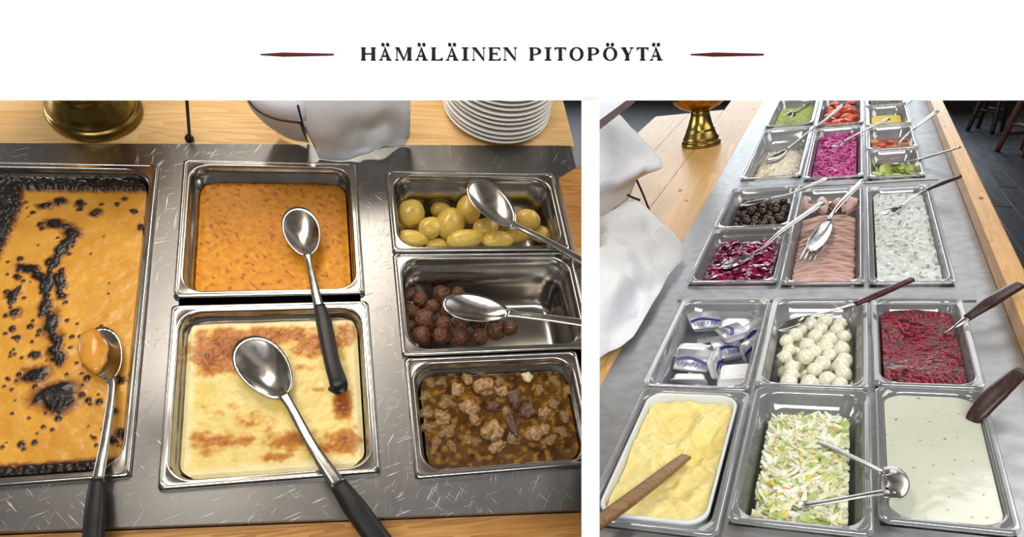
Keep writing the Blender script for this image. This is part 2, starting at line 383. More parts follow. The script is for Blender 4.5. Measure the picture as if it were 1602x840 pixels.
    return o
LET = [('H', 565, 588), ('Ä', 593.5, 613), ('M', 618.5, 644.5), ('Ä', 650, 669.7), ('L', 674.7, 692.6), ('Ä', 697.6, 717.6), ('I', 722.6, 733.3), ('N', 738.5, 759.7),
       ('E', 764.5, 783.3), ('N', 787.5, 809), ('P', 828, 846.8), ('I', 852, 862.7), ('T', 867.3, 885.7), ('O', 890.9, 913), ('P', 919, 937.4), ('Ö', 943.3, 965.6),
       ('Y', 971.3, 991.2), ('T', 995.8, 1014.5), ('Ä', 1016.3, 1036.5)]
pw = ZB/F
for ch, x0, x1 in LET:
    hh = 20.0; base = {'Ä': 'A', 'Ö': 'O'}.get(ch, ch); wv = (x1-x0)/hh; ps = glyph(base, wv)
    if ch in 'ÄÖ':
        for dx in (-.185, .185): ps.append([(wv*.49+dx+.135*math.cos(a*math.pi/8), 1.225+.135*math.sin(a*math.pi/8)) for a in range(16)])
    me = poly_me('letter', [[(x*hh*pw, y*hh*pw) for x, y in p] for p in ps], m_ink)
    obj('letter', me, page_panel, Matrix.Translation((bx(x0), by(95), 0)))
for x0, x1 in ((408, 522.5), (1080, 1194.5)):
    n = 20; up = [(i/n, (.5+2.5*math.sin(math.pi*min(1, (i/n)/.5)/2) if i/n < .3 else .9+1.95*(1-((i/n)-.3)/.7)**.8)) for i in range(n+1)]
    ps = [(bx(x0)+(x1-x0)*pw*t, h*pw) for t, h in up]+[(bx(x0)+(x1-x0)*pw*t, -h*pw) for t, h in up[::-1]]
    obj('ornament_stroke', poly_me('ornament_stroke', [ps], m_red), page_panel, Matrix.Translation((0, by(86), 0)))

# ------------------------------------------------------------------ counters
def frame_plate(us, vs, wells, z0, z1):
    """sheet with rectangular openings: cells of a breakpoint grid, minus the wells, merged"""
    bm = bmesh.new(); us = sorted(set(us)); vs = sorted(set(vs)); vd = {}
    def V(i, j, z):
        if (i, j, z) not in vd: vd[(i, j, z)] = bm.verts.new((us[i], vs[j], z))
        return vd[(i, j, z)]
    inw = lambda i, j: any(w[0] <= (us[i]+us[i+1])/2 <= w[1] and w[2] <= (vs[j]+vs[j+1])/2 <= w[3] for w in wells)
    solid = {(i, j) for i in range(len(us)-1) for j in range(len(vs)-1) if not inw(i, j)}
    for i, j in solid:
        bm.faces.new((V(i, j, z1), V(i+1, j, z1), V(i+1, j+1, z1), V(i, j+1, z1))); bm.faces.new((V(i, j, z0), V(i, j+1, z0), V(i+1, j+1, z0), V(i+1, j, z0)))
        for di, dj, a, b in ((-1, 0, (i, j), (i, j+1)), (1, 0, (i+1, j+1), (i+1, j)), (0, -1, (i+1, j), (i, j)), (0, 1, (i, j+1), (i+1, j+1))):
            if (i+di, j+dj) not in solid: bm.faces.new((V(*a, z1), V(*b, z1), V(*b, z0), V(*a, z0)))
    return bm
k = L.k
PAN = {'A': (-.620, -.343, -.268, .282), 'B': (-.3085, -.036, .0145, .2935), 'C': (-.310, -.0315, -.290, .0015),
       'D': (.0115, .3115, .097, .2785), 'E': (.011, .3135, -.103, .0945), 'F': (.014, .284, -.3045, -.106)}
PAN = {q: tuple(x*k for x in v) for q, v in PAN.items()}
def inset(w, d): return (w[0]+d, w[1]-d, w[2]+d, w[3]-d)
XL, XR = 920, 928                            # picture columns behind the page gutter strip where the left counter ends and the right side table begins
wells = [inset(PAN['A'], .008), (PAN['B'][0]+.008, PAN['B'][1]-.008, PAN['C'][2]+.008, PAN['B'][3]-.008), (PAN['D'][0]+.010, PAN['D'][1]-.006, PAN['F'][2]+.008, PAN['D'][3]-.008)]
us = [-.72*k, .361*k]; vs_ = [-.35*k, .345*k]
for w_ in wells: us += [w_[0], w_[1]]; vs_ += [w_[2], w_[3]]
ML = L.M(0, 0, 0)
ctr = tag(empty('hot_buffet_counter', ML), 'scratched stainless steel hot food counter with six sunken pans', 'counter')
bm = frame_plate(us, vs_, wells, -.018, 0)
def vfront(u): return (-.325-.0607*(u/k+.482))*k
def vback(u): return (.327+.032*(u/k+.575))*k
for v in bm.verts:
    if v.co.y < -.349*k: v.co.y = vfront(v.co.x)
    if v.co.y > .344*k: v.co.y = vback(v.co.x)
me = from_bm('steel_top', bm, m_steel_ctr); trim(me, ML, XL, True); obj('steel_top', me, ctr)
# raised fold along the back edge, seams and dark wells
for w_ in wells:
    bm = bmesh.new(); a = inset(w_, -.0)
    vsb = bm_box(bm, a[0], a[1], a[2], a[3], -.17, -.019); bmesh.ops.delete(bm, geom=[f for f in bm.faces if all(v.co.z > -.1 for v in f.verts)], context='FACES')
    me = from_bm('well', bm, m_well); trim(me, ML, XL, True, False); obj('well', me, ctr)
bm = bmesh.new(); bm_box(bm, -.70*k, .27*k, -.26*k, .29*k, -.42, -.175); me = from_bm('cabinet', bm, m_well); trim(me, ML, XL-.02, True); obj('cabinet', me, ctr)
# pine boards round it
me = box_me('front_board', -.72*k, .36*k, -.50*k, -.32*k, -.05, -.012, m_pine_f, .003)
for v in me.vertices:
    if v.co.y > -.4*k: v.co.y = vfront(v.co.x)-.0015
trim(me, ML, XL, True)
obj('front_board', me, ctr)
tbl = tag(empty('pine_serving_table', ML), 'pale pine table behind the hot counter, holding plates and brass stand', 'table')
wr = L.uv(908, 262)[0]; wr2 = L.uv(877, 157)[0]; we = (wr+wr2)/2+.004
nb = 4; vv0, vv1 = .36*k, .86*k
for i in range(nb):
    a, b = vv0+(vv1-vv0)*i/nb, vv0+(vv1-vv0)*(i+1)/nb-.0012
    me = box_me('table_board', -.72*k, we, a, b, -.04, -.003, m_pine_l, .0015)
    if i == 0:
        for v in me.vertices:
            if v.co.y < a+.01: v.co.y = vback(v.co.x)+.0015
    trim(me, ML, XL, True); obj('table_board', me, tbl)
for u in (-.62, .22):
    o = obj('leg', box_me('leg', -.035, .035, -.035, .035, 0, .80, m_pine_l, .004), tbl)
    q = L.P(u*k, .72*k, -.04); o.matrix_world = Matrix.Translation((q.x, q.y, q.z-.80+.0)); o.scale.z = max(.1, q.z/.80); o.location = o.location
    o.parent = tbl; o.matrix_parent_inverse = tbl.matrix_world.inverted(); o.matrix_world = Matrix.Translation((q.x, q.y, 0)) @ Matrix.Diagonal((1, 1, q.z/.80, 1))
# pine block beside the counter
q = [L.uv(x, y, .01) for x, y in ((874, 280), (912, 257), (912, 412), (903, 400))]
bm = bmesh.new(); tv = [bm.verts.new((u, v, .012)) for u, v in q]; f = bm.faces.new(tv); bmesh.ops.recalc_face_normals(bm, faces=bm.faces)
r_ = bmesh.ops.extrude_face_region(bm, geom=[f]); bmesh.ops.translate(bm, vec=(0, 0, -.011), verts=[e for e in r_['geom'] if isinstance(e, bmesh.types.BMVert)])
me = from_bm('cutting_board', bm, m_pine_f); tag(obj('cutting_board', me, None, ML), 'corner of a reddish pine board lying on the steel edge beside the potatoes', 'board')

# ------------------------------------------------------------------ steel pans
def steel_pan(T, name, rect, depth, label, m=None, fl=.013, rc=.036, wide=0):
    u0, u1, v0, v1 = rect; a, b = (u1-u0)/2, (v1-v0)/2; A = []
    def ring(d, r, z): A.append([(x, y, z) for x, y in rr(a-d, b-d, r)])
    ring(.0005, .006, .001); ring(0, .007, .003); ring(.0008, .008, .0065); ring(.003, .010, .0085); ring(.0055, .011, .0088); ring(.0068, .012, .0070)
    ring(fl-.003, rc+.002, .0062); ring(fl-.001, rc, .0068); ring(fl+.001, rc, .0055); ring(fl+.003, rc, .001); ring(fl+.004, rc, -.012); ring(fl+.006, rc, -.0125)
    ring(fl+.008+depth*.04, rc, -depth*.6); ring(fl+.010+depth*.06, rc, -depth+.018); ring(fl+.014+depth*.06, rc, -depth+.007); ring(fl+.024+depth*.06, rc*.8, -depth)
    o = empty(name, T.M((u0+u1)/2, (v0+v1)/2, .0005)); tag(o, label, 'pan')
    obj('basin', loft('basin', A[5:], m or m_pan, False, True), o); obj('rim', loft('rim', A[:6], m or m_pan, False, False), o)
    return o
m_pan_o = mat('pan_steel_browned', 'c98a3c', .24, 1, col2='a8763a', scale=20, rvar=.06)
steel_pan(L, 'food_pan', PAN['A'], .1, 'full size steel pan of caramel casserole with burnt black edges', rc=.045)
pb = steel_pan(L, 'food_pan', PAN['B'], .1, 'half size steel pan of orange carrot casserole'); 
steel_pan(L, 'food_pan', PAN['C'], .1, 'half size steel pan of pale cheese bake with browned patches')
steel_pan(L, 'food_pan', PAN['D'], .12, 'third size steel pan holding boiled potatoes')
steel_pan(L, 'food_pan', PAN['E'], .12, 'third size steel pan holding meatballs')
steel_pan(L, 'food_pan', PAN['F'], .12, 'third size steel pan of brown meat stew')

# ------------------------------------------------------------------ cold counter (right)
k = R.k; MR = R.M(0, 0, 0)
RP = {'10': (-.175, -.0525, -.708, -.4705), '11': (-.0525, .065, -.686, -.458), '12': (.065, .1675, -.666, -.447),
      '20': (-.1785, -.0555, -.4695, -.219), '21': (-.0555, .064, -.457, -.218), '22': (.064, .1705, -.446, -.219),
      '31': (-.0525, .062, -.1685, .3095), '32': (.062, .170, -.171, .293),
      '40': (-.1815, -.054, .4045, .878), '41': (-.054, .0635, .374, .8415)}
vs_ol = R.uv(1172, 362)[1]/k; vs_ck = R.uv(1405, 237)[1]/k
RP['30a'] = (-.1845, -.0525, vs_ol+.002, .3355); RP['30b'] = (-.1845, -.0525, -.1615, vs_ol-.002)
RP['42a'] = (.064, .169, vs_ck+.002, .805); RP['42b'] = (.064, .169, .353, vs_ck-.002)
v5 = [R.uv(x, 199)[1]/k for x in (1235, 1312, 1392)]; v6 = R.uv(1392, 168)[1]/k
RP['50'] = (-.1825, -.056, v5[0], v5[0]+.40); RP['51'] = (-.056, .063, v5[1], v5[1]+.40); RP['52'] = (.065, .168, v5[2], v6-.004); RP['53'] = (.065, .168, v6+.004, v6+.30)
RP = {q: tuple(x*k for x in v) for q, v in RP.items()}
g = .0022
RP = {q: (v[0]+g, v[1]-g, v[2]+g, v[3]-g) for q, v in RP.items()}
sl = sum(R.uv(x, y)[0] for x, y in ((1190, 157), (1058, 402), (940, 615)))/3
srt = sum(R.uv(x, y)[0] for x, y in ((1443, 157), (1530, 380), (1602, 530)))/3
rw = sum(R.uv(x, y, .035)[0] for x, y in ((1472, 157), (1602, 410)))/2
rl = sum(R.uv(x, y, .035)[0] for x, y in ((1447, 157), (1546, 400)))/2
VF, VB = -.735*k, 1.75*k
WR = []
for grp in (('10', '20'), ('11', '21'), ('12', '22'), ('30a', '30b'), ('31',), ('32',), ('40',), ('41',), ('42a', '42b'), ('50',), ('51',), ('52', '53')):
    r_ = [RP[q] for q in grp]; WR.append(inset((max(q[0] for q in r_), min(q[1] for q in r_), min(q[2] for q in r_), max(q[3] for q in r_)), .0035))
us = [sl, srt]; vs_ = [VF, VB]
for w_ in WR: us += [w_[0], w_[1]]; vs_ += [w_[2], w_[3]]
cold = tag(empty('salad_buffet_counter', MR), 'long stainless steel salad counter with clear pans in rows', 'counter')
me = from_bm('steel_top', frame_plate(us, vs_, WR, -.015, 0), m_steel_ctr2); trim(me, MR, XR, False); obj('steel_top', me, cold)
for w_ in WR:
    bm = bmesh.new(); bm_box(bm, w_[0], w_[1], w_[2], w_[3], -.16, -.016); bmesh.ops.delete(bm, geom=[f for f in bm.faces if all(v.co.z > -.1 for v in f.verts)], context='FACES')
    obj('well', from_bm('well', bm, m_well2), cold)
for v0, v1 in ((-.214*k, -.176*k), (.341*k, .350*k)):
    obj('cross_bar', box_me('cross_bar', -.186*k, .186*k, v0, v1, 0, .004, m_steel_ctr2, .002), cold)
me = box_me('cabinet', sl+.03, srt-.2, VF+.25, VB-.02, -.55, -.165, m_well); trim(me, MR, XR+.01, False); obj('cabinet', me, cold)
# pine side table on the left of it, two boards
tb2 = tag(empty('pine_side_table', MR), 'pine table alongside the salad counter, under white cloths and brass urn', 'table')
nbd = 3; U0 = -.75*k
for i in range(nbd):
    b = sl-.0015-(i)*.165; a = b-.1635
    me = box_me('table_board', a, b, VF, (VB+.25 if i == 0 else R.uv(1003, 183)[1]), -.045, -.004, m_pine_r, .002); trim(me, MR, XR, False); obj('table_board', me, tb2)
rail = tag(empty('tray_rail', MR), 'honey coloured pine tray rail along the salad counter', 'rail')
obj('beam', box_me('beam', srt+.001, rw, VF-.3, VB+.1, -.04, .035, m_rail, .003), rail)
for v in (-.5*k, 1.2*k):
    q = R.P(rw-.032, v, -.035); o = obj('leg', box_me('leg', -.03, .03, -.04, .04, 0, 1, m_rail), rail)
    o.matrix_parent_inverse = rail.matrix_world.inverted(); o.matrix_world = Matrix.Translation((q.x, q.y, 0)) @ Matrix.Diagonal((1, 1, q.z, 1))
def knot(T, px, py, parent, r, h):
    u, v = T.uv(px, py, h); o = obj('knot', mesh('knot', [(r*(1+.15*math.sin(3*a))*.6*math.cos(a), r*1.3*math.sin(a), 0) for a in [i*math.pi/8 for i in range(16)]], [tuple(range(16))], m_knot), parent, Matrix.Translation((u, v, h+.0006)))
for px, py, r in ((1064, 298, .010), (1074, 314, .007), (1040, 390, .009), (1135, 171, .008), (1179, 171, .008)): knot(R, px, py, tb2, r, -.004)
for px, py, r in ((1469, 197, .011), (1478, 198, .005), (1535, 310, .008)): knot(R, px, py, rail, r, .035)

# ------------------------------------------------------------------ clear pans
def clear_pan(key, label, depth=.1, fl=.011, rc=.030):
    u0, u1, v0, v1 = RP[key]; a, b = (u1-u0)/2, (v1-v0)/2; A = []
    def ring(d, r, z): A.append([(x, y, z) for x, y in rr(a-d, b-d, r)])
    ring(0, .014, .002); ring(0, .014, .005); ring(.0015, .014, .0078); ring(.004, .015, .0085); ring(.0065, .016, .0075); ring(fl-.002, rc, .0068)
    ring(fl, rc, .006); ring(fl+.0015, rc, .002); ring(fl+.004, rc, -.018); ring(fl+.0065, rc-.002, -.0195); ring(fl+.009, rc-.002, -depth*.6); ring(fl+.011, rc-.002, -depth+.012); ring(fl+.018, rc-.006, -depth)
    o = tag(empty('clear_pan', R.M((u0+u1)/2, (v0+v1)/2, .0045)), label, 'pan')
    obj('basin', loft('basin', A[4:], m_clear, False, True), o); obj('rim', loft('rim', A[:5], m_clear, False, False), o); return o
LBL = {'10': 'a white tub of butter', '11': 'shredded cabbage and corn salad', '12': 'smooth creamy dressing', '20': 'foil lidded butter portions', '21': 'pickled silverskin onions',
       '22': 'crushed lingonberries', '30a': 'dark brown olives', '30b': 'glossy beetroot', '31': 'folded ham slices', '32': 'herb flecked white yoghurt sauce', '40': 'creamy potato salad',
       '41': 'bright pink shredded salad', '42a': 'red pickled vegetables', '42b': 'cucumber slices', '50': 'pale green mash', '51': 'tomato wedges', '52': 'yellow mustard sauce', '53': 'grey flaked food behind the mustard sauce'}
for q in RP: clear_pan(q, 'clear plastic pan holding '+LBL[q])

# ================================================================== HOT FOOD (left counter)
m_cas = mat('casserole_caramel', attr=True, rough=.34, sss=.08, bump=.12, bscale=220, coat=.1)
m_car = mat('carrot_casserole', attr=True, rough=.45, bump=.35, bscale=350, sss=.08)
m_chs = mat('cheese_bake', attr=True, rough=.38, bump=.2, bscale=160, sss=.1, coat=.1)
class Spots:
    def __init__(s, cell): s.c = cell; s.d = {}
    def add(s, u, v, a, b, rot=0, kind=0):
        R_ = max(a, b)*1.5; sp = (u, v, a, b, math.cos(rot), math.sin(rot), kind)
        for i in range(math.floor((u-R_)/s.c), math.floor((u+R_)/s.c)+1):
            for j in range(math.floor((v-R_)/s.c), math.floor((v+R_)/s.c)+1): s.d.setdefault((i, j), []).append(sp)
    def val(s, u, v):
        best = 9
        for (x, y, a, b, c, q, kd) in s.d.get((math.floor(u/s.c), math.floor(v/s.c)), ()):
            dx, dy = u-x, v-y; p, r = (dx*c+dy*q)/a, (-dx*q+dy*c)/b; d = p*p+r*r
            if d < best: best = d
        return math.sqrt(best)
def food_rect(rect, d): return (rect[0]+d, rect[1]-d, rect[2]+d, rect[3]-d)
# -- caramel casserole
hA = -.012; SA = Spots(.02); SB = Spots(.02); pm = L.uv(101, 400, hA)[0]-L.uv(100, 400, hA)[0]
def addpx(S, x, y, rx, ry, rot=0):
    u, v = L.uv(x, y, hA); S.add(u, v, rx*pm, ry*pm, rot)
for x, y, a, b, r in ((92, 352, 22, 9, -.3), (112, 366, 13, 13, 0), (104, 378, 9, 9, 0), (45, 420, 17, 9, -.4), (62, 432, 14, 8, -.8), (70, 450, 8, 14, 0), (82, 410, 8, 9, 0), (76, 440, 7, 22, 0), (92, 440, 9, 17, .2), (70, 480, 9, 22, .1),
                      (80, 505, 10, 22, -.2), (88, 540, 8, 22, -.2), (95, 565, 7, 9, 0), (55, 586, 20, 13, .4), (85, 615, 30, 18, .3), (92, 630, 22, 18, 0), (70, 622, 20, 8, .5), (150, 332, 9, 8, 0), (210, 330, 5, 6, 0), (222, 355, 7, 7, 0),
                      (70, 322, 12, 7, .2), (95, 316, 10, 9, 0), (125, 318, 8, 8, 0), (20, 460, 10, 8, .6), (25, 490, 7, 10, 0), (52, 555, 6, 7, 0), (60, 555, 6, 6, 0), (188, 677, 9, 8, 0), (190, 595, 7, 6, 0), (175, 690, 7, 7, 0), (147, 685, 5, 5, 0)): addpx(SA, x, y, a, b, r)
for ln, rad in (([(110, 376), (96, 392), (84, 410), (77, 440), (71, 475), (78, 505), (86, 540), (94, 566)], 8.5), ([(34, 418), (52, 422), (66, 436), (72, 452)], 7), ([(98, 425), (92, 450), (100, 470)], 6), ([(18, 475), (26, 455), (40, 445)], 5)):
    for (xa, ya), (xb, yb) in zip(ln, ln[1:]):
        for q in range(3): t = q/3; addpx(SA, xa+(xb-xa)*t, ya+(yb-ya)*t, rad*(.8+.35*math.sin(xa+q*2)), rad*1.25)
rg = random.Random(3)
for i in range(230):
    x, y = rg.uniform(4, 236), rg.uniform(308, 706); lim = 245-(y-290)*.1
    if x > lim-8: continue
    dens = .85 if x < 70 or y > 650 or y < 345 else .42
    if 115 < x < 205 and 380 < y < 560: dens = .14
    if rg.random() > dens: continue
    r = rg.choice((2, 2.4, 3, 3, 3.6, 4.5, 5.5)); addpx(SB, x, y, r*.85, r*.85*rg.uniform(.85, 1.2))
fA = food_rect(PAN['A'], .0235); cA = [C3(x) for x in ('c98a2c', 'dba23c', '0e0807', '5c1d10', '2a1008')]
def edgeA(u, v):
    d = min(fA[1]-u+.004, v-fA[2], fA[3]-v); tl = L.uv(28, 400, hA)[0]
    d = min(d, (u-tl)+.03*fbm(u, v, 30)); return d
wA = L.uv(28, 300, hA)
def bandA(u, v):
    n = .004*fbm(u, v, 120, 2); top = fA[3]-v; bot = v-fA[2]; lu, lv = L.uv(22, 330, hA); left = (u-lu) + max(0, (lv-v))*.16
    return min((top-.026), (bot-.016), left-.006) + n
def spotA(u, v): return min(SB.val(u, v), SA.val(u+.005*fbm(u, v, 70, 2, 1.5)+.0015*fbm(u, v, 220, 2), v+.005*fbm(u, v, 70, 2, 7.5)+.0015*fbm(u, v, 220, 2, 5)))
def hfA(u, v):
    s = spotA(u, v); e = bandA(u, v); z = .0012*fbm(u, v, 40, 3)
    z += .0030*sm(1.15, .5, s)*(1+.3*fbm(u, v, 300, 2)); z += .006*sm(.004, -.004, e)*(1+.35*fbm(u, v, 150, 2)); return z
def cfA(u, v, z):
    s = spotA(u, v)+.12*fbm(u, v, 260, 2); e = bandA(u, v); c = mixc(cA[0], cA[1], .5+.6*fbm(u, v, 22))
    c = mixc(c, cA[3], .75*sm(1.75, 1.05, s)); c = mixc(c, cA[2], sm(1.1, .8, s))
    c = mixc(c, cA[3], .8*sm(.010, .002, e)); return mixc(c, cA[2], sm(.0035, -.001, e))
tag(slab(L, 'casserole', fA, .03, hA, 150, 280, hfA, cfA, m_cas), 'caramel coloured casserole with burnt black edge and bubbles in the full size pan', 'casserole')
# -- carrot casserole
fB = food_rect(PAN['B'], .0245); cB = [C3(x) for x in ('e09a22', 'c97a12', '8e3f0c')]
def hfB(u, v): return .0016*fbm(u, v, 60, 4)-.004*sm(.014, 0, min(u-fB[0], fB[1]-u, v-fB[2], fB[3]-v))
def cfB(u, v, z):
    w1 = fbm(u, v, 70, 4); w2 = fbm(u*1.0+v*.8, v*.45-u*.5, 110, 3, 3.0); c = mixc(cB[0], cB[1], .45+.7*w1)
    return mixc(c, cB[2], .8*sm(.28, .62, w2+.25*fbm(u, v, 18, 2, 8)))
tag(slab(L, 'carrot_casserole', fB, .032, -.024, 130, 130, hfB, cfB, m_car), 'flat orange carrot casserole flecked with brown in the upper half size pan', 'casserole')
# -- cheese bake
fC = food_rect(PAN['C'], .0235); hC = -.013; cC = [C3(x) for x in ('ecd68c', 'e2c468', 'b8701e', '8f4a12')]
BR = []
for x, y, a, b, kk in ((355, 545, 52, 30, 1.25), (330, 560, 28, 26, 1.2), (430, 525, 60, 16, .95), (500, 540, 45, 22, .9), (545, 520, 20, 20, .7), (470, 575, 50, 10, .35), (537, 632, 13, 22, 1.5), (540, 690, 30, 18, .9), (520, 700, 36, 10, .8), (345, 690, 50, 16, .62),
                       (400, 660, 46, 18, .4), (455, 690, 40, 16, .75), (360, 640, 40, 20, .28), (430, 715, 40, 8, .5), (498, 610, 12, 5, .6), (330, 705, 22, 10, .5)):
    u, v = L.uv(x, y, hC); BR.append((u, v, a*pm*1.1, b*pm*1.25, kk))
def brown(u, v):
    b = 0
    for x, y, a, c, kk in BR:
        d = ((u-x)/a)**2+((v-y)/c)**2
        if d < 3: b = max(b, 1.3*kk*math.exp(-d*.9))
    return b
def hfC(u, v):
    e = min(u-fC[0], fC[1]-u, v-fC[2], fC[3]-v); b = brown(u, v)
    return .0022*fbm(u, v, 26, 3)+.0010*fbm(u, v, 140, 3)*(.5+b)+.002*sm(.03, .012, e)-.006*sm(.008, 0, e)+.0015*b
def cfC(u, v, z):
    b = brown(u, v); n1 = fbm(u, v, 60, 4); n2 = fbm(u, v, 24, 3, 2.0); e = min(u-fC[0], fC[1]-u, v-fC[2], fC[3]-v)
    t = sm(.35, .8, b+.42*n1+.22*n2); c = mixc(cC[0], cC[1], .5+.7*n2); c = mixc(c, C3('d9a748'), sm(.2, .55, b+.3*n1)*.8)
    c = mixc(c, cC[2], t); c = mixc(c, cC[3], sm(.9, 1.5, b+.7*n1)*.9)
    return mixc(c, C3('f0e3b0'), .7*sm(.022, .008, e)*(1-t*.7))
tag(slab(L, 'cheese_bake', fC, .03, hC, 150, 150, hfC, cfC, m_chs), 'pale yellow cheese bake with browned skin in the lower half size pan', 'casserole')

# -- potatoes
m_pot = mat('boiled_potato', 'eccb62', .3, col2='d2a848', scale=5, lo=.5, hi=.75, bump=.06, sss=.15, coat=.25)
pots = [blob_me('potato', m_pot, 3, .10, 1.1, sd, (1, .86, .84)) for sd in range(4)]
def lay(T, name, me, x, y, h, rx, ry, rot, lz, label, cat, group, tilt=0, rnd=random):
    """a food piece at picture point (x, y), lying at height h; rx, ry: half sizes in picture pixels"""
    u, v = T.uv(x, y, h); kx = pxw(T, x, y, h, 1)
    o = obj(name, me, None, T.M(u, v, h, rot) @ Matrix.Rotation(tilt, 4, 'X') @ Matrix.Diagonal((rx*kx, ry*kx, lz*kx, 1)))
    return tag(o, label, cat, group)
for i, (x, y, rx, ry, rot, h) in enumerate(((644, 334, 27, 21, 1.3, -.036), (673, 357, 20, 18, .9, -.030), (704, 350, 29, 23, 1.1, -.034), (733, 328, 26, 20, 1.5, -.045), (626, 348, 15, 12, 1.5, -.052), (645, 374, 26, 15, -.1, -.040),
        (683, 383, 18, 12, 0, -.052), (728, 374, 31, 17, .15, -.038), (779, 376, 26, 16, .1, -.042), (760, 357, 22, 17, .4, -.050), (825, 344, 21, 19, -.4, -.036), (812, 366, 24, 15, .2, -.050), (845, 366, 16, 14, 0, -.058), (690, 330, 17, 15, 0, -.066), (788, 345, 18, 16, .3, -.064), (655, 352, 18, 15, .3, -.068))):
    lay(L, 'potato', pots[i % 4], x, y, h, rx, ry*1.12, rot, min(rx, ry), 'small whole boiled potato with thin yellow skin in the steel pan', 'potato', 'boiled potatoes in the pan')
# -- meatballs
m_mb = mat('fried_meatball', '6e4122', .42, col2='3c2010', scale=3.2, lo=.42, hi=.62, bump=.55, bscale=7, coat=.15)
mbs = [blob_me('meatball', m_mb, 4, .12, 2.0, sd, (1, 1, 1), .07) for sd in range(4)]
for i, (x, y, r) in enumerate(((641, 460, 11), (658, 468, 13), (692, 461, 15), (642, 487, 12), (664, 500, 17), (676, 480, 12), (717, 459, 11), (660, 525, 15), (690, 525, 14), (720, 527, 14), (750, 527, 14), (694, 507, 14), (722, 507, 13), (748, 505, 13),
        (775, 518, 15), (797, 512, 13), (770, 495, 12), (700, 488, 12), (725, 485, 12), (641, 510, 10), (745, 478, 11))):
    lay(L, 'meatball', mbs[i % 4], x, y, -.052-.004*(i % 3), r, r, i*1.3, r*.95, 'round fried brown meatball in the middle steel pan', 'meatball', 'meatballs in the pan', tilt=i*.8)
# -- stew
m_gravy = mat('stew_gravy', attr=True, rough=.12, bump=.1, bscale=90, coat=.3)
fF = food_rect(PAN['F'], .0245); cF = [C3(x) for x in ('5c3d14', '3a240c', '8a6224')]
tag(slab(L, 'gravy', fF, .03, -.022, 70, 50, lambda u, v: .0008*fbm(u, v, 60, 3), lambda u, v, z: mixc(mixc(cF[0], cF[1], .5+.9*fbm(u, v, 40)), cF[2], sm(.1, .5, fbm(u, v, 90, 3, 4))), m_gravy), 'brown gravy filling the stew pan', 'gravy')
m_meat = [mat('stew_meat_tan', 'b08a58', .3, col2='7a522c', scale=2.5, bump=.5, bscale=6, coat=.2), mat('stew_meat_red_brown', '6e4a34', .3, col2='46301f', scale=2.5, bump=.5, bscale=6, coat=.2),
          mat('stew_meat_dull', '84622c', .38, col2='5c421c', scale=2.5, bump=.4, bscale=6, coat=.2), mat('stew_root_white', 'd8cba8', .4, col2='bca877', scale=2)]
mts = [[blob_me('stew_piece', m, 3, .55, 1.25, sd+3*j, (1, .8, .75), .055) for sd in range(3)] for j, m in enumerate(m_meat)]
ST = [(760, 606, 20, 14, 0), (785, 613, 11, 10, 0), (806, 625, 17, 14, 1), (735, 636, 17, 14, 0), (771, 636, 12, 10, 1), (700, 630, 14, 15, 2), (717, 609, 14, 10, 0), (731, 594, 12, 8, 0), (692, 652, 15, 13, 0), (744, 657, 9, 11, 0), (769, 675, 20, 18, 0),
      (802, 665, 21, 10, 1), (835, 677, 15, 14, 0), (825, 644, 15, 13, 1), (852, 646, 11, 10, 0), (867, 632, 10, 10, 2), (825, 590, 10, 9, 3), (735, 688, 17, 10, 2), (779, 698, 17, 9, 0), (804, 686, 13, 11, 2), (867, 594, 13, 9, 2), (850, 671, 10, 11, 0),
      (858, 690, 15, 9, 2), (683, 694, 19, 9, 2), (708, 697, 13, 8, 2), (675, 598, 10, 9, 2), (692, 598, 10, 9, 2), (783, 598, 10, 9, 2), (794, 646, 11, 9, 2), (667, 644, 12, 13, 2), (671, 669, 15, 9, 2), (700, 677, 17, 10, 2), (884, 650, 12, 10, 2), (880, 675, 12, 9, 2), (892, 610, 10, 9, 2), (668, 620, 11, 10, 2), (845, 610, 11, 8, 2), (705, 586, 10, 6, 2), (752, 585, 9, 6, 2)]
for i, (x, y, rx, ry, kd) in enumerate(ST):
    lb = ['tan chunk of stewed meat in the gravy', 'reddish brown chunk of stewed meat in the gravy', 'dull brown chunk half sunk in the gravy', 'white root vegetable cube floating in the stew'][kd]
    lay(L, 'stew_piece', mts[kd][i % 3], x, y, -.020 if kd != 2 else -.024, rx*.95, ry*1.1, (i*.7) % 3, min(rx, ry)*(.9 if kd != 2 else .55), lb, 'stew piece', 'pieces in the meat stew' if kd != 3 else None)

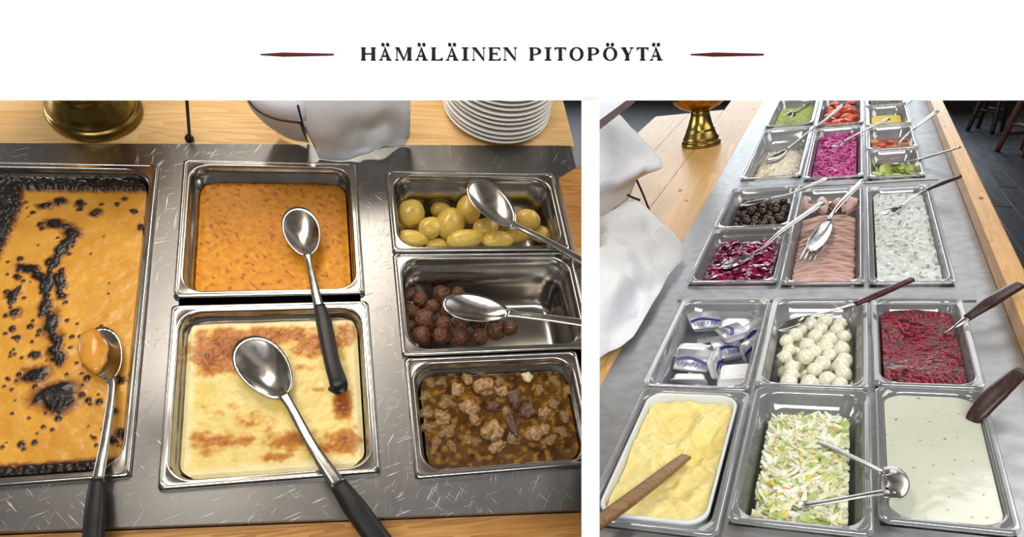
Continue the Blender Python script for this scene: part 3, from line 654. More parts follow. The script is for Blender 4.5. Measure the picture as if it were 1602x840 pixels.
# ------------------------------------------------------------------ utensils
def utensil(T, name, label, cat, bowl=None, path=(), wd=(), th=(), m=None, grip=None, bowl_kw=None, tines=None, up=(0, 0, 1)):
    """bowl = (x, y, h, half length px, half width px); path / grip = [(x, y, h) ...] with widths in px"""
    x0, y0, h0 = (bowl[:3] if bowl else path[0]); o = T.p(x0, y0, h0); root = tag(empty(name, T.M(o.x, o.y, o.z)), label, cat); m = m or m_spoon
    kk = lambda p: pxw(T, p[0], p[1], p[2], 1)
    loc = lambda p: T.p(*p[:3])-o
    if bowl:
        d = loc(path[0]); kb = kk(bowl); ha = d.length*1.06; d = d.normalized()      # the shaft starts at the bowl's end
        obj('bowl', bowl_me('bowl', ha, bowl[4]*kb, **{**dict(depth=bowl[4]*kb*.42, m=m), **(bowl_kw or {})}, c=(0, 0, 0), d=d, up=up), root)
        if tines:
            s_ = d.cross(Vector((0, 0, 1))).normalized()
            for q in (-1.5, -.5, .5, 1.5):
                tl = ha*.8; a = -d*ha*.6+s_*q*bowl[4]*kb*.48; a.z -= bowl[4]*kb*.3
                obj('tine', sweep('tine', [a, a-d*tl*.5+Vector((0, 0, .001)), a-d*tl+Vector((0, 0, .003))], [bowl[4]*kb*.36, bowl[4]*kb*.26, bowl[4]*kb*.14], .0015, m), root)
    obj('shaft', sweep('shaft', [loc(p) for p in path], [w_*kk(path[0]) for w_ in wd], [t_*kk(path[0]) for t_ in th], m, up=up), root)
    if grip:
        mg, gp, gw, gt = grip; obj('handle', sweep('handle', [loc(p) for p in gp], [w_*kk(gp[0]) for w_ in gw], [t_*kk(gp[0]) for t_ in gt], mg, up=up), root)
    return root
utensil(L, 'serving_spoon', 'steel serving spoon with black handle dipped in the caramel casserole', 'spoon', (163, 552, .004, 46, 25),
        [(172, 592, .004), (175, 612, .008), (164, 690, .02), (152, 756, .026)], (16, 11, 13, 17), (5, 4, 4, 4), grip=(m_black, [(152, 752, .026), (149, 800, .028), (143, 880, .028)], (22, 30, 30), (16, 20, 20)))
sc_ = blob_me('casserole_scoop', mat('casserole_scoop_food', 'd99a38', .3, col2='c9852a', scale=2, coat=.25, sss=.1), 3, .22, 1.4, 5, (1, .6, .3))
lay(L, 'casserole_scoop', sc_, 146, 548, .004, 40, 34, 1.75, 34, 'smooth caramel coloured lump of casserole beside and on the serving spoon', 'casserole', None)
utensil(L, 'serving_spoon', 'steel spoon with hooked black handle lying across the carrot casserole', 'spoon', (472, 361, .010, 39, 28),
        [(481, 398, .008), (484, 412, .010), (492, 450, .017), (500, 484, .022)], (14, 10, 13, 15), (5, 4, 4, 4), grip=(m_black, [(500, 478, .022), (507, 505, .023), (518, 560, .024), (529, 597, .022), (531, 606, .014), (521, 603, .006)], (17, 24, 23, 26, 26, 22), (9, 12, 12, 11, 10, 8)))
utensil(L, 'serving_spoon', 'large steel spoon with long black handle lying on the cheese bake', 'spoon', (413, 574, .010, 52, 38),
        [(444, 618, .008), (455, 636, .011), (490, 700, .022), (533, 764, .028)], (20, 15, 17, 24), (7, 5, 5, 5), grip=(m_black, [(530, 758, .028), (556, 795, .03), (602, 858, .03)], (27, 36, 38), (20, 24, 24)))
utensil(L, 'serving_spoon', 'all steel serving spoon resting over the boiled potatoes', 'spoon', (770, 316, .012, 46, 29),
        [(800, 351, .008), (815, 357, .011), (862, 380, .018), (926, 416, .02)], (20, 11, 12, 15), (6, 4, 4, 4))
utensil(L, 'serving_spoon', 'all steel serving spoon resting over the meatballs', 'spoon', (745, 481, .004, 52, 26),
        [(795, 489, .003), (812, 492, .006), (862, 498, .014), (926, 507, .018)], (20, 12, 13, 16), (6, 4, 4, 4))

# ------------------------------------------------------------------ things on the pine table behind the hot counter
def urn(T, px, py, h, sc, label):
    u, v = T.uv(px, py, h); o = tag(empty('brass_urn', T.M(u, v, h)), label, 'urn')
    pf = [(.075, 0), (.076, .004), (.076, .013), (.073, .017), (.068, .0185), (.070, .022), (.0695, .028), (.064, .036), (.057, .052), (.0545, .056), (.0555, .059), (.052, .063), (.043, .088), (.037, .108), (.0355, .118), (.038, .124)]
    obj('foot', lathe('foot', [(r*sc, z*sc) for r, z in pf], m_brass, 48), o)
    bf = [(.036, .123), (.046, .128), (.075, .140), (.098, .158), (.110, .185), (.113, .215), (.108, .24), (.112, .244), (.112, .25), (.104, .25), (.10, .20), (.08, .16), (.03, .14)]
    obj('cup', lathe('cup', [(r*sc, z*sc) for r, z in bf], m_copper, 48), o); return o
urn(L, 150, 176, -.0025, 1.12, 'tall brass urn on a flared foot standing on the table behind the caramel casserole')
def wire(T, pts, r): return [T.p(*p) for p in pts]
o = tag(empty('table_rod', ML), 'thin black upright rod with a small foot on the table behind the steel counter', 'rod')
a, b = L.p(297, 219, -.0005), L.p(291, 140, .15)
obj('shaft', sweep('shaft', [a, a.lerp(b, .5), b], [.006, .0055, .0055], [.006, .0055, .0055], m_wire), o)
obj('foot', lathe('foot', [(.006, 0), (.0085, .001), (.0085, .006), (.004, .012)], m_wire, 16), o, Matrix.Translation(a))
def cloth(T, name, net, m, label, keep=None, amp=.004, fs=18, th=.0016, seed=0, hem=0):
    """draped cloth through a net of control points (picture x, y, height over the table)"""
    P = [[T.p(*p) for p in row] for row in net]; n = 7
    rows = [catmull(r, n) for r in P]; cols = [catmull([rows[i][j] for i in range(len(rows))], n) for j in range(len(rows[0]))]
    W, H = len(cols), len(cols[0]); g = []
    for j in range(W):
        for i in range(H):
            p = cols[j][i]; e = min(1, min(i, H-1-i, j, W-1-j)/4)
            d = amp*(1.7*abs(fbm(p.x+seed, p.y, fs, 3, p.z*fs*.5))-.5+.35*fbm(p.x, p.y, fs*3, 2, seed))*(.3+.7*e); g.append(p+Vector((d*.4, -d*.3, d)))
    vs = g+[p-Vector((0, 0, th)) for p in g]; N = W*H; fs_ = []
    for j in range(W-1):
        for i in range(H-1):
            a, b, c, d = j*H+i, (j+1)*H+i, (j+1)*H+i+1, j*H+i+1; fs_.append((a, b, c, d)); fs_.append((N+d, N+c, N+b, N+a))
    bd = [j*H for j in range(W)]+[(W-1)*H+i for i in range(1, H)]+[j*H+H-1 for j in range(W-2, -1, -1)]+[i for i in range(H-2, 0, -1)]
    for q in range(len(bd)): a, b = bd[q], bd[(q+1) % len(bd)]; fs_.append((b, a, N+a, N+b))
    me = mesh(name, vs, fs_, m); M = T.M(0, 0, 0)
    if keep is not None: trim(me, M, keep, False, False)
    ob = obj(name, me, None, M); tag(ob, label, 'cloth'); return ob
cloth(L, 'linen_napkin', [[(468, 140, .15), (520, 138, .17), (580, 138, .17), (644, 140, .14)], [(470, 175, .11), (522, 178, .125), (582, 176, .12), (643, 172, .10)], [(480, 205, .07), (524, 210, .075), (580, 200, .065), (642, 198, .055)], [(491, 228, .03), (526, 230, .035), (577, 218, .04), (640, 214, .02)], [(500, 246, .006), (538, 249, .006), (584, 236, .014), (632, 226, .004)]],
      m_cloth, 'white linen napkin draped over the edge of the steel counter', amp=.020, fs=11)
cloth(L, 'linen_bread_cloth', [[(380, 140, .13), (425, 138, .15), (478, 138, .15)], [(390, 165, .10), (432, 172, .12), (479, 178, .11)], [(412, 190, .05), (445, 198, .06), (480, 205, .06)], [(436, 208, .006), (458, 218, .006), (480, 222, .01)]], m_cloth, 'white cloth bundle inside the black wire basket', amp=.006, fs=16, seed=3)
o = tag(empty('wire_basket', ML), 'black wire basket holding a white cloth on the pine table', 'basket')
for i, pts in enumerate(([(382, 148, .135), (402, 172, .125), (432, 186, .12), (470, 192, .118)], [(466, 165, .15), (474, 196, .10), (481, 222, .004)], [(470, 192, .118), (476, 210, .05), (482, 222, .004)])):
    obj('wire', sweep('wire', [L.p(*p) for p in pts], .004, .004, m_wire, seg=6), o)
pp = [(.06, .0), (.066, .001), (.066, .004), (.085, .008), (.112, .017), (.118, .0195), (.119, .021), (.118, .0222), (.110, .0195), (.083, .0105), (.06, .007)]
plm = lathe('dinner_plate', pp, m_plate, 56)
u0, v0 = L.uv(776, 176, 0)
for i in range(13):
    o = obj('dinner_plate', plm, None, L.M(u0+.0012*math.sin(i*2.1), v0+.0012*math.cos(i*1.7), -.0025+i*.0118))
    tag(o, 'lowest white plate of the stack on the pine table' if i == 0 else 'topmost white plate of the stack on the pine table' if i == 12 else 'plain white dinner plate within the stack on the pine table', 'plate', 'stack of dinner plates')

# ================================================================== COLD FOOD (right counter)
def rrect(key, d=.0205): return food_rect(RP[key], d)
def inpx(T, h, x0, x1, y0, y1, n, mind, rg, f=None):
    """scatter n points in a picture region, at least mind pixels apart"""
    o = []; tr = 0
    while len(o) < n and tr < n*80:
        tr += 1; x, y = rg.uniform(x0, x1), rg.uniform(y0, y1)
        if f and not f(x, y): continue
        if all(((x-a)**2+(1.7*(y-b))**2) > mind*mind for a, b in o): o.append((x, y))
    return o
def sq_in(key, d, T=R):
    r = food_rect(RP[key], d)
    return lambda u, v: r[0] < u < r[1] and r[2] < v < r[3]
def scatter(key, d, n, mind, rg, heap=None):
    r = food_rect(RP[key], d); o = []; tr = 0
    while len(o) < n and tr < n*60:
        tr += 1; u, v = rg.uniform(r[0], r[1]), rg.uniform(r[2], r[3])
        if heap and heap(u, v) is None: continue
        if all((u-a)**2+(v-b)**2 > mind*mind for a, b in o): o.append((u, v))
    return o
# -- butter tub
m_butter = mat('butter', attr=True, rough=.35, sss=.2, ssr=(1, .8, .3), bump=.08, bscale=120, coat=.1)
ra = food_rect(RP['10'], .0165); a_, b_ = (ra[1]-ra[0])/2, (ra[3]-ra[2])/2; o = tag(empty('butter_tub', R.M((ra[0]+ra[1])/2, (ra[2]+ra[3])/2, .004)), 'white plastic tub filled with yellow butter in a clear pan', 'tub')
rgs = [[(x, y, z) for x, y in rr(a_-d, b_-d, .03)] for d, z in ((.012, -.07), (.0065, -.012), (0.0025, .001), (.0005, .004), (0, .0065), (.001, .009), (.0025, .0095), (.004, .009), (.005, .006), (.006, -.01), (.010, -.06))]
obj('shell', loft('shell', rgs, m_tub, True, True), o)
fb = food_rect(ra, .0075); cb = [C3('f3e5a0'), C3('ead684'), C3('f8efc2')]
gx = [(R.uv(x, y, 0), r*pxw(R, x, y, 0, 1), dz) for x, y, r, dz in ((1110, 690, 26, -.012), (1060, 660, 30, -.008), (1100, 665, 18, .006), (1075, 700, 14, .008), (1000, 690, 30, .004), (1130, 680, 14, .008), (1060, 745, 40, -.005), (980, 780, 30, .004), (1085, 715, 12, -.012))]
def hfbut(u, v):
    z = .004*fbm(u, v, 22, 3)+.006*abs(fbm(u*1.0+v*.7, v*.35, 34, 2, 5.0))-.003*abs(fbm(u*.8-v*.5, v*.3, 60, 2, 1.0))
    for (x, y), r, dz in gx:
        d = ((u-x)**2+((v-y)*.6)**2)/(r*r)
        if d < 4: z += dz*sm(1.6, .35, d+.25*fbm(u, v, 45, 2, 2))
    return z-.004
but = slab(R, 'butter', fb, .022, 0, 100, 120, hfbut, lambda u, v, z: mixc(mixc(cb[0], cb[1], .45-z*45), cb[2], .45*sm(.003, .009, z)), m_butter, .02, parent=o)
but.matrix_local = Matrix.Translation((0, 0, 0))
m_spat = wood('wooden_spatula_wood', '9c7748', '6e4e2a', None, 'x', 2.5, .5)
o = tag(empty('wooden_spatula', R.M(*R.uv(1073, 715, .004), .004)), 'wooden butter spatula stuck in the butter tub', 'spatula'); q0 = R.p(1073, 715, .004)
sp = [R.p(*p)-q0 for p in ((1073, 714, .002), (1040, 740, .016), (985, 782, .03), (915, 832, .042))]
me = sweep('blade', sp, [.018, .021, .022, .021], [.006, .010, .012, .012], m_spat); trim(me, o.matrix_world, XR+4, False); obj('blade', me, o)

# -- salads of shreds
def shreds(key, name, n, ln, wd, m, hf, d=.03, rg=None, flat=.5, kind='stuff', label=None, cat='salad', wob=.5):
    rg = rg or random.Random(5); r = food_rect(RP[key], d); vs, fs = [], []; c0 = ((r[0]+r[1])/2, (r[2]+r[3])/2)
    for _ in range(n):
        u, v = rg.uniform(r[0], r[1]), rg.uniform(r[2], r[3]); h = hf(u, v)
        if h is None: continue
        a = rg.uniform(0, 6.283); L_ = rg.uniform(.6, 1.2)*ln; W_ = rg.uniform(.6, 1.3)*wd; el = rg.uniform(-flat, flat); cur = rg.uniform(-2.2, 2.2)*wob; tw = rg.uniform(-.9, .9)
        p = Vector((u-c0[0], v-c0[1], h+rg.uniform(-.003, .008))); b = len(vs); k_ = 4
        for i in range(k_+1):
            t = i/k_-.5; an = a+cur*t; d_ = Vector((math.cos(an)*math.cos(el), math.sin(an)*math.cos(el), math.sin(el)))
            q = p+d_*(t*L_)+Vector((0, 0, -abs(t)*L_*.35*abs(cur)*.4)); s_ = Vector((-math.sin(an), math.cos(an), .5*math.sin(tw+t))).normalized()*W_*(1-.5*abs(t*2)**3)*.5
            vs += [q-s_+Vector((0, 0, .0006)), q+s_+Vector((0, 0, .0006)), q+s_-Vector((0, 0, .0008)), q-s_-Vector((0, 0, .0008))]
        for i in range(k_):
            for j in range(4): fs.append((b+i*4+j, b+i*4+(j+1) % 4, b+i*4+4+(j+1) % 4, b+i*4+4+j))
        fs.append((b+3, b+2, b+1, b)); fs.append((b+k_*4, b+k_*4+1, b+k_*4+2, b+k_*4+3))
    lim = [(min(max(v.x, r[0]-c0[0]-.006), r[1]-c0[0]+.006), min(max(v.y, r[2]-c0[1]-.006), r[3]-c0[1]+.006), v.z) for v in vs]
    ob = obj(name, mesh(name, lim, fs, m, False), None, R.M(*c0, 0)); return tag(ob, label, cat, None, kind)
def heap(key, cx, cy, rx, ry, h0, top, cut=True):
    r = RP[key]; w_, l_ = r[1]-r[0], r[3]-r[2]
    def f(u, v):
        x = ((u-r[0])/w_-cx)/rx; y = ((v-r[2])/l_-cy)/ry; q = x*x+y*y
        if q > 1.0 and cut: return None
        return h0+(top-h0)*max(0, 1-q)**.6+.004*fbm(u, v, 40, 2)
    return f
hs = heap('11', .5, .42, .66, .64, -.050, -.004)
m_cab = [mat('cabbage_pale', 'efeedb', .35, col2='dde0b4', scale=30, sss=.1), mat('cabbage_green', 'ccd596', .35, col2='a5b866', scale=30, sss=.1), mat('carrot_shred', 'e39a5c', .4), mat('sweetcorn', 'e9c63e', .3, coat=.2)]
fill = lambda key, name, m, d, hf, cf, label, cat, h=0, nx=50, ny=70, sk=.06, r=.029: tag(slab(R, name, food_rect(RP[key], d), r, h, nx, ny, hf, cf, m, sk, taper=.04), label, cat)
m_attr = mat('soft_food', attr=True, rough=.4, sss=.1, bump=.1, bscale=200)
cg = [C3('c9d09a'), C3('a3b268')]
fill('11', 'cabbage_salad_bed', m_attr, .030, lambda u, v: (hs(u, v) or -.055)-.006, lambda u, v, z: mixc(cg[0], cg[1], .5+fbm(u, v, 90)), 'bed of chopped cabbage in the salad pan beside the dressing', 'salad', sk=.085)
shreds('11', 'shredded_cabbage', 1050, .034, .0068, m_cab[0], hs, .034, random.Random(1), .6, label='pale shredded cabbage in the mixed salad pan')
shreds('11', 'shredded_lettuce', 380, .026, .011, m_cab[1], hs, .034, random.Random(2), .8, label='green chopped leaves in the mixed salad pan')
shreds('11', 'carrot_shreds', 130, .020, .0038, m_cab[2], hs, .034, random.Random(3), .3, label='orange grated carrot in the mixed salad pan')
cornme = blob_me('corn_kernel', m_cab[3], 1, .1, 1, 2, (1, .75, .65)); rg = random.Random(8)
for u, v in scatter('11', .04, 34, .014, rg, hs):
    tag(obj('corn_kernel', cornme, None, R.M(u, v, hs(u, v)+.006, rg.uniform(0, 6)) @ Matrix.Diagonal((.0058, .0058, .0058, 1))), 'yellow sweetcorn kernel in the mixed cabbage salad', 'corn', 'sweetcorn in the cabbage salad')
# -- dressing
m_dress = mat('creamy_dressing', attr=True, rough=.12, sss=.15, coat=.5)
def cdr(u, v, z): return mixc(mixc(C3('d8dac8'), C3('cfd2be'), .5+.5*fbm(u, v, 12)), C3('70745c'), .8*sm(.60, .66, noise.noise(Vector((u*120, v*120, 7)))))
fill('12', 'creamy_dressing', m_dress, .0135, lambda u, v: .0002*fbm(u, v, 25), cdr, 'smooth off-white dressing with dark specks filling the corner pan', 'dressing', .0045, 110, 130, .0015, .029)
# -- lingonberries
m_ling = mat('lingonberry_jam', attr=True, rough=.24, spec=.3, sss=.1, ssr=(1, .1, .1))
def hli(u, v):
    d = noise.voronoi(Vector((u*130, v*130, 3)))[0]; r = R.uv(1425, 530, 0); g_ = math.exp(-((u-r[0])**2+(.5*(v-r[1]))**2)/.0012)
    return .0028*(.7-min(.7, d[0]))+.0035*fbm(u, v, 16, 3)-.010*g_
def cli(u, v, z):
    d, p_ = noise.voronoi(Vector((u*130, v*130, 3))); t = noise.noise(p_[0]*3.7); return mixc(mixc(C3('9c1430'), C3('6a0d20'), .5+.9*t), C3('450814'), sm(.35, .75, d[0]))
fill('22', 'lingonberry_jam', m_ling, .019, hli, cli, 'glossy crushed red lingonberries heaped in a clear pan', 'jam', -.007, 150, 170, .03, .027)
# -- yoghurt sauce, potato salad, mash, mustard, pickles, grey flakes
m_yog = mat('yoghurt_sauce', attr=True, rough=.3, sss=.15, coat=.15)
def hyo(u, v): return .006*fbm(u, v, 45, 4)+.003*fbm(u, v, 12, 2)
def cyo(u, v, z): return mixc(mixc(C3('e3e8e6'), C3('c2cbc4'), .5+.8*fbm(u, v, 50, 3)), C3('66765c'), .75*sm(.22, .5, fbm(u, v*.6, 85, 3, 9)))
fill('32', 'yoghurt_sauce', m_yog, .019, hyo, cyo, 'thick white yoghurt sauce with green flecks in a long clear pan', 'sauce', -.006, 110, 220, .03, .027)
hp = heap('40', .56, .40, .50, .46, -.07, -.020, False)
fill('40', 'potato_salad', m_yog, .0225, lambda u, v: hp(u, v)+.010*fbm(u, v, 48, 3), lambda u, v, z: mixc(mixc(C3('ece6d2'), C3('d3c8a8'), .5+.9*fbm(u, v, 60, 3)), C3('8f8a66'), .6*sm(.4, .7, fbm(u, v, 110, 2, 4))), 'lumpy cream coloured potato salad heaped in a clear pan', 'salad', 0, 70, 150, .085)
fill('50', 'green_mash', m_attr, .0225, lambda u, v: -.03+.008*fbm(u, v, 45, 3), lambda u, v, z: mixc(C3('c6d070'), C3('9cae4a'), .5+.9*fbm(u, v, 60, 3)), 'pale green mash in a far clear pan', 'mash', 0, 50, 90, .06)
fill('52', 'mustard_sauce', m_attr, .0225, lambda u, v: -.022+.0008*fbm(u, v, 20), lambda u, v, z: C3('e6cc2e'), 'smooth bright yellow mustard sauce in a clear pan', 'sauce', 0, 30, 40, .05)
fill('53', 'grey_flakes', m_attr, .0225, lambda u, v: -.03+.01*fbm(u, v, 50, 3), lambda u, v, z: mixc(C3('8d8b80'), C3('3c3b36'), .5+fbm(u, v, 60, 3)), 'grey flaked food in the pan behind the mustard sauce', 'salad', 0, 40, 60, .05)
m_sau = mat('red_pickle_sauce', attr=True, rough=.14, coat=.4)
fill('42a', 'pickle_sauce', m_sau, .0225, lambda u, v: -.030+.001*fbm(u, v, 40), lambda u, v, z: mixc(C3('c23a1c'), C3('9e2c12'), .5+fbm(u, v, 30)), 'red marinade around the pickled vegetables', 'sauce', 0, 40, 60, .05)
m_pk = [mat('pickled_pepper', 'cf6a36', .25, col2='b5481f', scale=2, coat=.4), mat('pickled_turnip', 'dba061', .25, col2='c98446', scale=2, coat=.4)]
pkm = [[blob_me('pickle_piece', m, 2, .25, 1.4, i, (1, .7, .5)) for i in range(2)] for m in m_pk]
for i, (x, y, rx, ry, kd) in enumerate(((1367, 222, 9, 6, 1), (1380, 227, 8, 5, 0), (1392, 222, 7, 5, 0), (1414, 226, 10, 6, 1), (1420, 219, 9, 5, 0), (1424, 230, 8, 5, 1), (1402, 230, 8, 5, 0), (1374, 232, 7, 4, 0))):
    lay(R, 'pickle_piece', pkm[kd][i % 2], x, y, -.027, rx, ry*1.6, i, ry*1.1, ['red', 'orange'][kd]+' pickled vegetable chunk in red marinade', 'pickle', 'pickled vegetables in the marinade')
# -- pink salad and beetroot
hk = heap('41', .5, .42, .95, .80, -.030, -.006, False); m_pink = [mat('pink_salad_a', 'd95aa6', .35, col2='c23f90', scale=40, sss=.1), mat('pink_salad_b', 'b83a86', .35, col2='94276a', scale=40, sss=.1)]
fill('41', 'pink_salad_bed', m_attr, .0225, lambda u, v: hk(u, v)-.006, lambda u, v, z: mixc(C3('c4468f'), C3('9c2c70'), .5+fbm(u, v, 70)), 'bed of pink beetroot salad under the shreds', 'salad', 0, 40, 90, .06)
shreds('41', 'pink_shreds', 620, .034, .0062, m_pink[0], hk, .03, random.Random(11), .45, label='bright pink shredded salad heaped in a clear pan', wob=.8)
shreds('41', 'magenta_shreds', 260, .034, .006, m_pink[1], hk, .03, random.Random(12), .45, label='darker magenta shreds mixed through the pink salad', wob=.8)
hb = heap('30b', .5, .46, .85, .75, -.034, -.010, False); m_beet = [mat('beetroot_a', 'a3185c', .12, col2='7c0f46', scale=40, coat=.6), mat('beetroot_b', '6a0f3e', .12, col2='4a0a2c', scale=40, coat=.6)]
fill('30b', 'beetroot_bed', mat('beet_juice', attr=True, rough=.12, coat=.5), .0215, lambda u, v: hb(u, v)-.004+.004*fbm(u, v, 50), lambda u, v, z: mixc(C3('8c1450'), C3('5a0d36'), .5+fbm(u, v, 60)), 'dark magenta beetroot juice in the beetroot pan', 'beetroot', 0, 70, 70, .06)
shreds('30b', 'beetroot_strips', 230, .045, .013, m_beet[0], hb, .034, random.Random(21), .3, label='glossy magenta beetroot strips in a clear pan', cat='beetroot', wob=1.1)
shreds('30b', 'beetroot_shreds', 90, .045, .012, m_beet[1], hb, .034, random.Random(22), .3, label='darker purple beetroot strips in a clear pan', cat='beetroot', wob=1.1)
# -- tomatoes, cucumbers, olives, onions
def wedge_me(name, m):
    bm = bmesh.new(); bmesh.ops.create_icosphere(bm, subdivisions=3, radius=1)
    for no in ((0, .5, -.87), (0, -.5, -.87)):
        r = bmesh.ops.bisect_plane(bm, geom=bm.verts[:]+bm.edges[:]+bm.faces[:], plane_co=(0, 0, 0), plane_no=no, clear_outer=True)
        bmesh.ops.holes_fill(bm, edges=[e for e in bm.edges if e.is_boundary], sides=0)
    return from_bm(name, bm, m)
m_tom = [mat('tomato', 'd8482a', .2, col2='c03a20', scale=3, coat=.4, sss=.1), mat('tomato_light', 'e8704a', .25, col2='d8502e', scale=3, coat=.3, sss=.1)]
tw = [wedge_me('tomato_wedge', m) for m in m_tom]; rg = random.Random(4)
for i, (u, v) in enumerate(scatter('51', .038, 34, .028, rg)):
    tag(obj('tomato_wedge', tw[i % 2], None, R.M(u, v, -.022+rg.uniform(-.006, .006), rg.uniform(0, 6.28)) @ Matrix.Rotation(rg.uniform(-1, 1)+(math.pi if i % 3 == 0 else 0), 4, 'X') @ Matrix.Diagonal((.027, .022, .022, 1))),
        ['deep red', 'light red'][i % 2]+' fresh tomato wedge in a far clear pan', 'tomato', 'tomato wedges in the pan')
m_cu = mat('cucumber_flesh', 'b2be5e', .22, col2='95a544', scale=60, coat=.4, sss=.1); m_rind = mat('cucumber_rind', '6c7f2a', .3, coat=.3)
cume = lathe('cucumber_slice', [(.98, -.10), (1.0, 0), (.98, .10), (.93, .115), (.9, .10)], m_cu, 28); cume.materials.append(m_rind)
for p in cume.polygons:
    c = p.center
    if math.hypot(c.x, c.y) > .9 and len(p.vertices) == 4: p.material_index = 1
fill('42b', 'cucumber_brine', m_sau, .0225, lambda u, v: -.046, lambda u, v, z: C3('8f9a3c'), 'pale green brine under the cucumber slices', 'brine', 0, 6, 6, .03)
for i, (x, y, r, t, rz) in enumerate(((1385, 265, 10, .75, .2), (1411, 262, 9.5, .3, .5), (1404, 268, 9.5, .5, 2.1), (1427, 261, 9, .4, 1.2), (1417, 269, 9, .5, -.4), (1433, 272, 9, .15, .3), (1397, 258, 9, .35, 2.6), (1372, 272, 9, .2, .8), (1441, 266, 8, .3, 1), (1378, 258, 8, .6, 3), (1423, 266, 9, .6, .7), (1366, 256, 8, 1.2, 1.4), (1393, 273, 9, .3, 0), (1405, 275, 9, .2, 1))):
    lay(R, 'cucumber_slice', cume, x, y, -.024+.003*(i % 4), r, r, rz, r, 'round pickled cucumber slice with olive green rind', 'cucumber', 'cucumber slices in the pan', tilt=t)
m_ol = mat('dark_olive', '2e1a14', .16, col2='4a2c20', scale=2, coat=.5)
bm = bmesh.new(); bmesh.ops.create_icosphere(bm, subdivisions=3, radius=1)
for v in bm.verts:
    q = math.hypot(v.co.x, v.co.y)
    if v.co.z > 0 and q < .34: v.co.z -= .55*(1-q/.34)
    v.co.z *= 1.15
olm = from_bm('olive', bm, m_ol, True); rg = random.Random(6); OL = []
for lay_, (n, md, h) in enumerate(((60, .0205, -.040), (52, .0205, -.026))):
    for u, v in scatter('30a', .034, n, md, rg):
        rx_, ry_ = rg.uniform(-1.3, 1.3), rg.uniform(-1.3, 1.3)
        tag(obj('olive', olm, None, R.M(u, v, h+rg.uniform(-.002, .003)) @ Matrix.Rotation(rx_, 4, 'X') @ Matrix.Rotation(ry_, 4, 'Y') @ Matrix.Diagonal((.0103, .0103, .0103, 1))), 'shiny dark brown pitted olive in a clear pan', 'olive', 'olives in the pan')
m_on = mat('silverskin_onion', 'eceada', .14, col2='dfdcc0', scale=3, sss=.5, ssr=(1, 1, .6), coat=.5)
onm = []
for sd in range(3):
    bm = bmesh.new(); bmesh.ops.create_icosphere(bm, subdivisions=3, radius=1)
    for v in bm.verts:
        q = math.hypot(v.co.x, v.co.y); v.co.z *= 1.0+.25*math.exp(-(q/.22)**2)*(1 if v.co.z > 0 else .5); v.co *= 1+.03*noise.noise(v.co*2+Vector((sd*5, 0, 0)))
    onm.append(from_bm('silverskin_onion', bm, m_on, True))
for n, md, h in ((46, .027, -.040), (44, .0265, -.022)):
    for i, (u, v) in enumerate(scatter('21', .036, n, md, rg)):
        s_ = rg.uniform(.0125, .0155)
        tag(obj('silverskin_onion', onm[i % 3], None, R.M(u, v, h+rg.uniform(-.002, .003)) @ Matrix.Rotation(rg.uniform(-1.6, 1.6), 4, 'X') @ Matrix.Rotation(rg.uniform(-1.6, 1.6), 4, 'Y') @ Matrix.Diagonal((s_, s_, s_, 1))), 'small pale pickled onion in the brine', 'onion', 'pickled onions in the pan')
fill('21', 'onion_brine', clear_plastic('brine_liquid', 'f7f8ec', .03), .0215, lambda u, v: 0, lambda u, v, z: (1, 1, 1), 'clear brine round the pickled onions', 'brine', -.027, 4, 4, .05)
# -- ham slices
m_ham = [mat('ham_pink', 'd8bab0', .42, col2='cca89e', scale=8, sss=.25, bump=.05), mat('ham_edge', 'cba79c', .42, col2='bd9488', scale=8, sss=.25)]
hr = food_rect(RP['31'], .0195); cu = (hr[0]+hr[1])/2; rg = random.Random(9); n_ = 38
for col_ in (0, 1):
    for i in range(n_):
        v = hr[2]+.008+i*(R.uv(1290, 338, 0)[1]-hr[2])/n_; w_ = (hr[1]-hr[0])/2; a = hr[0]+.003 if col_ == 0 else cu-.004; b = cu+.004 if col_ == 0 else hr[1]-.003
        zz = -.020+.003*math.sin(i*.9)+rg.uniform(-.002, .002); sl_ = (-.018 if col_ else .018)*(1 if i % 5 else .7)
        ps = [(a+(b-a)*t, v+sl_*(t-.5)+.0022*math.sin(t*7+i*1.3+col_), zz+.0015*math.sin(t*9+i*2.1)+.006*(t if col_ == 0 else 1-t)) for t in (0, .2, .4, .6, .8, 1)]
        o0 = Vector(ps[0]); me = sweep('ham_slice', [Vector(p)-o0 for p in ps], [.006, .0075, .008, .008, .0075, .006], [.026, .030, .032, .032, .030, .026], m_ham[i % 2], n=4, seg=10, sq=.8)
        tag(obj('ham_slice', me, None, R.M(o0.x, o0.y, o0.z)), 'thin folded slice of pink ham in the '+('overlapping row beside the sauce pan' if col_ else 'overlapping row beside the olives and beetroot'), 'ham', 'folded ham slices')
def curl(px, py, h, r, a0, a1, wid, rz, i):
    vs, fs = [], []; n = 16
    for k_ in (0, 1):
        for q in range(n+1):
            t = a0+(a1-a0)*q/n; R0 = r*(1-.25*q/n)
            for z in (0, 1): vs.append((R0*math.cos(t)+k_*.0022*math.cos(t), (z-.5)*wid*(1-.2*math.sin(q)), R0*math.sin(t)+k_*.0022*math.sin(t)+.004*math.sin(q*.9+z)))
    N = 2*(n+1)
    for q in range(n):
        a, b, c, d = 2*q, 2*q+1, 2*q+3, 2*q+2; fs += [(a, b, c, d), (N+d, N+c, N+b, N+a)]
        fs += [(a, d, N+d, N+a), (b, N+b, N+c, c)]
    fs += [(0, N, N+1, 1), (2*n, 2*n+1, N+2*n+1, N+2*n)]
    u, v = R.uv(px, py, h); tag(obj('ham_slice', mesh('ham_slice', vs, fs, m_ham[i % 2]), None, R.M(u, v, h, rz)), 'loosely curled slice of pink ham at the far end of the ham pan', 'ham', 'curled ham slices')
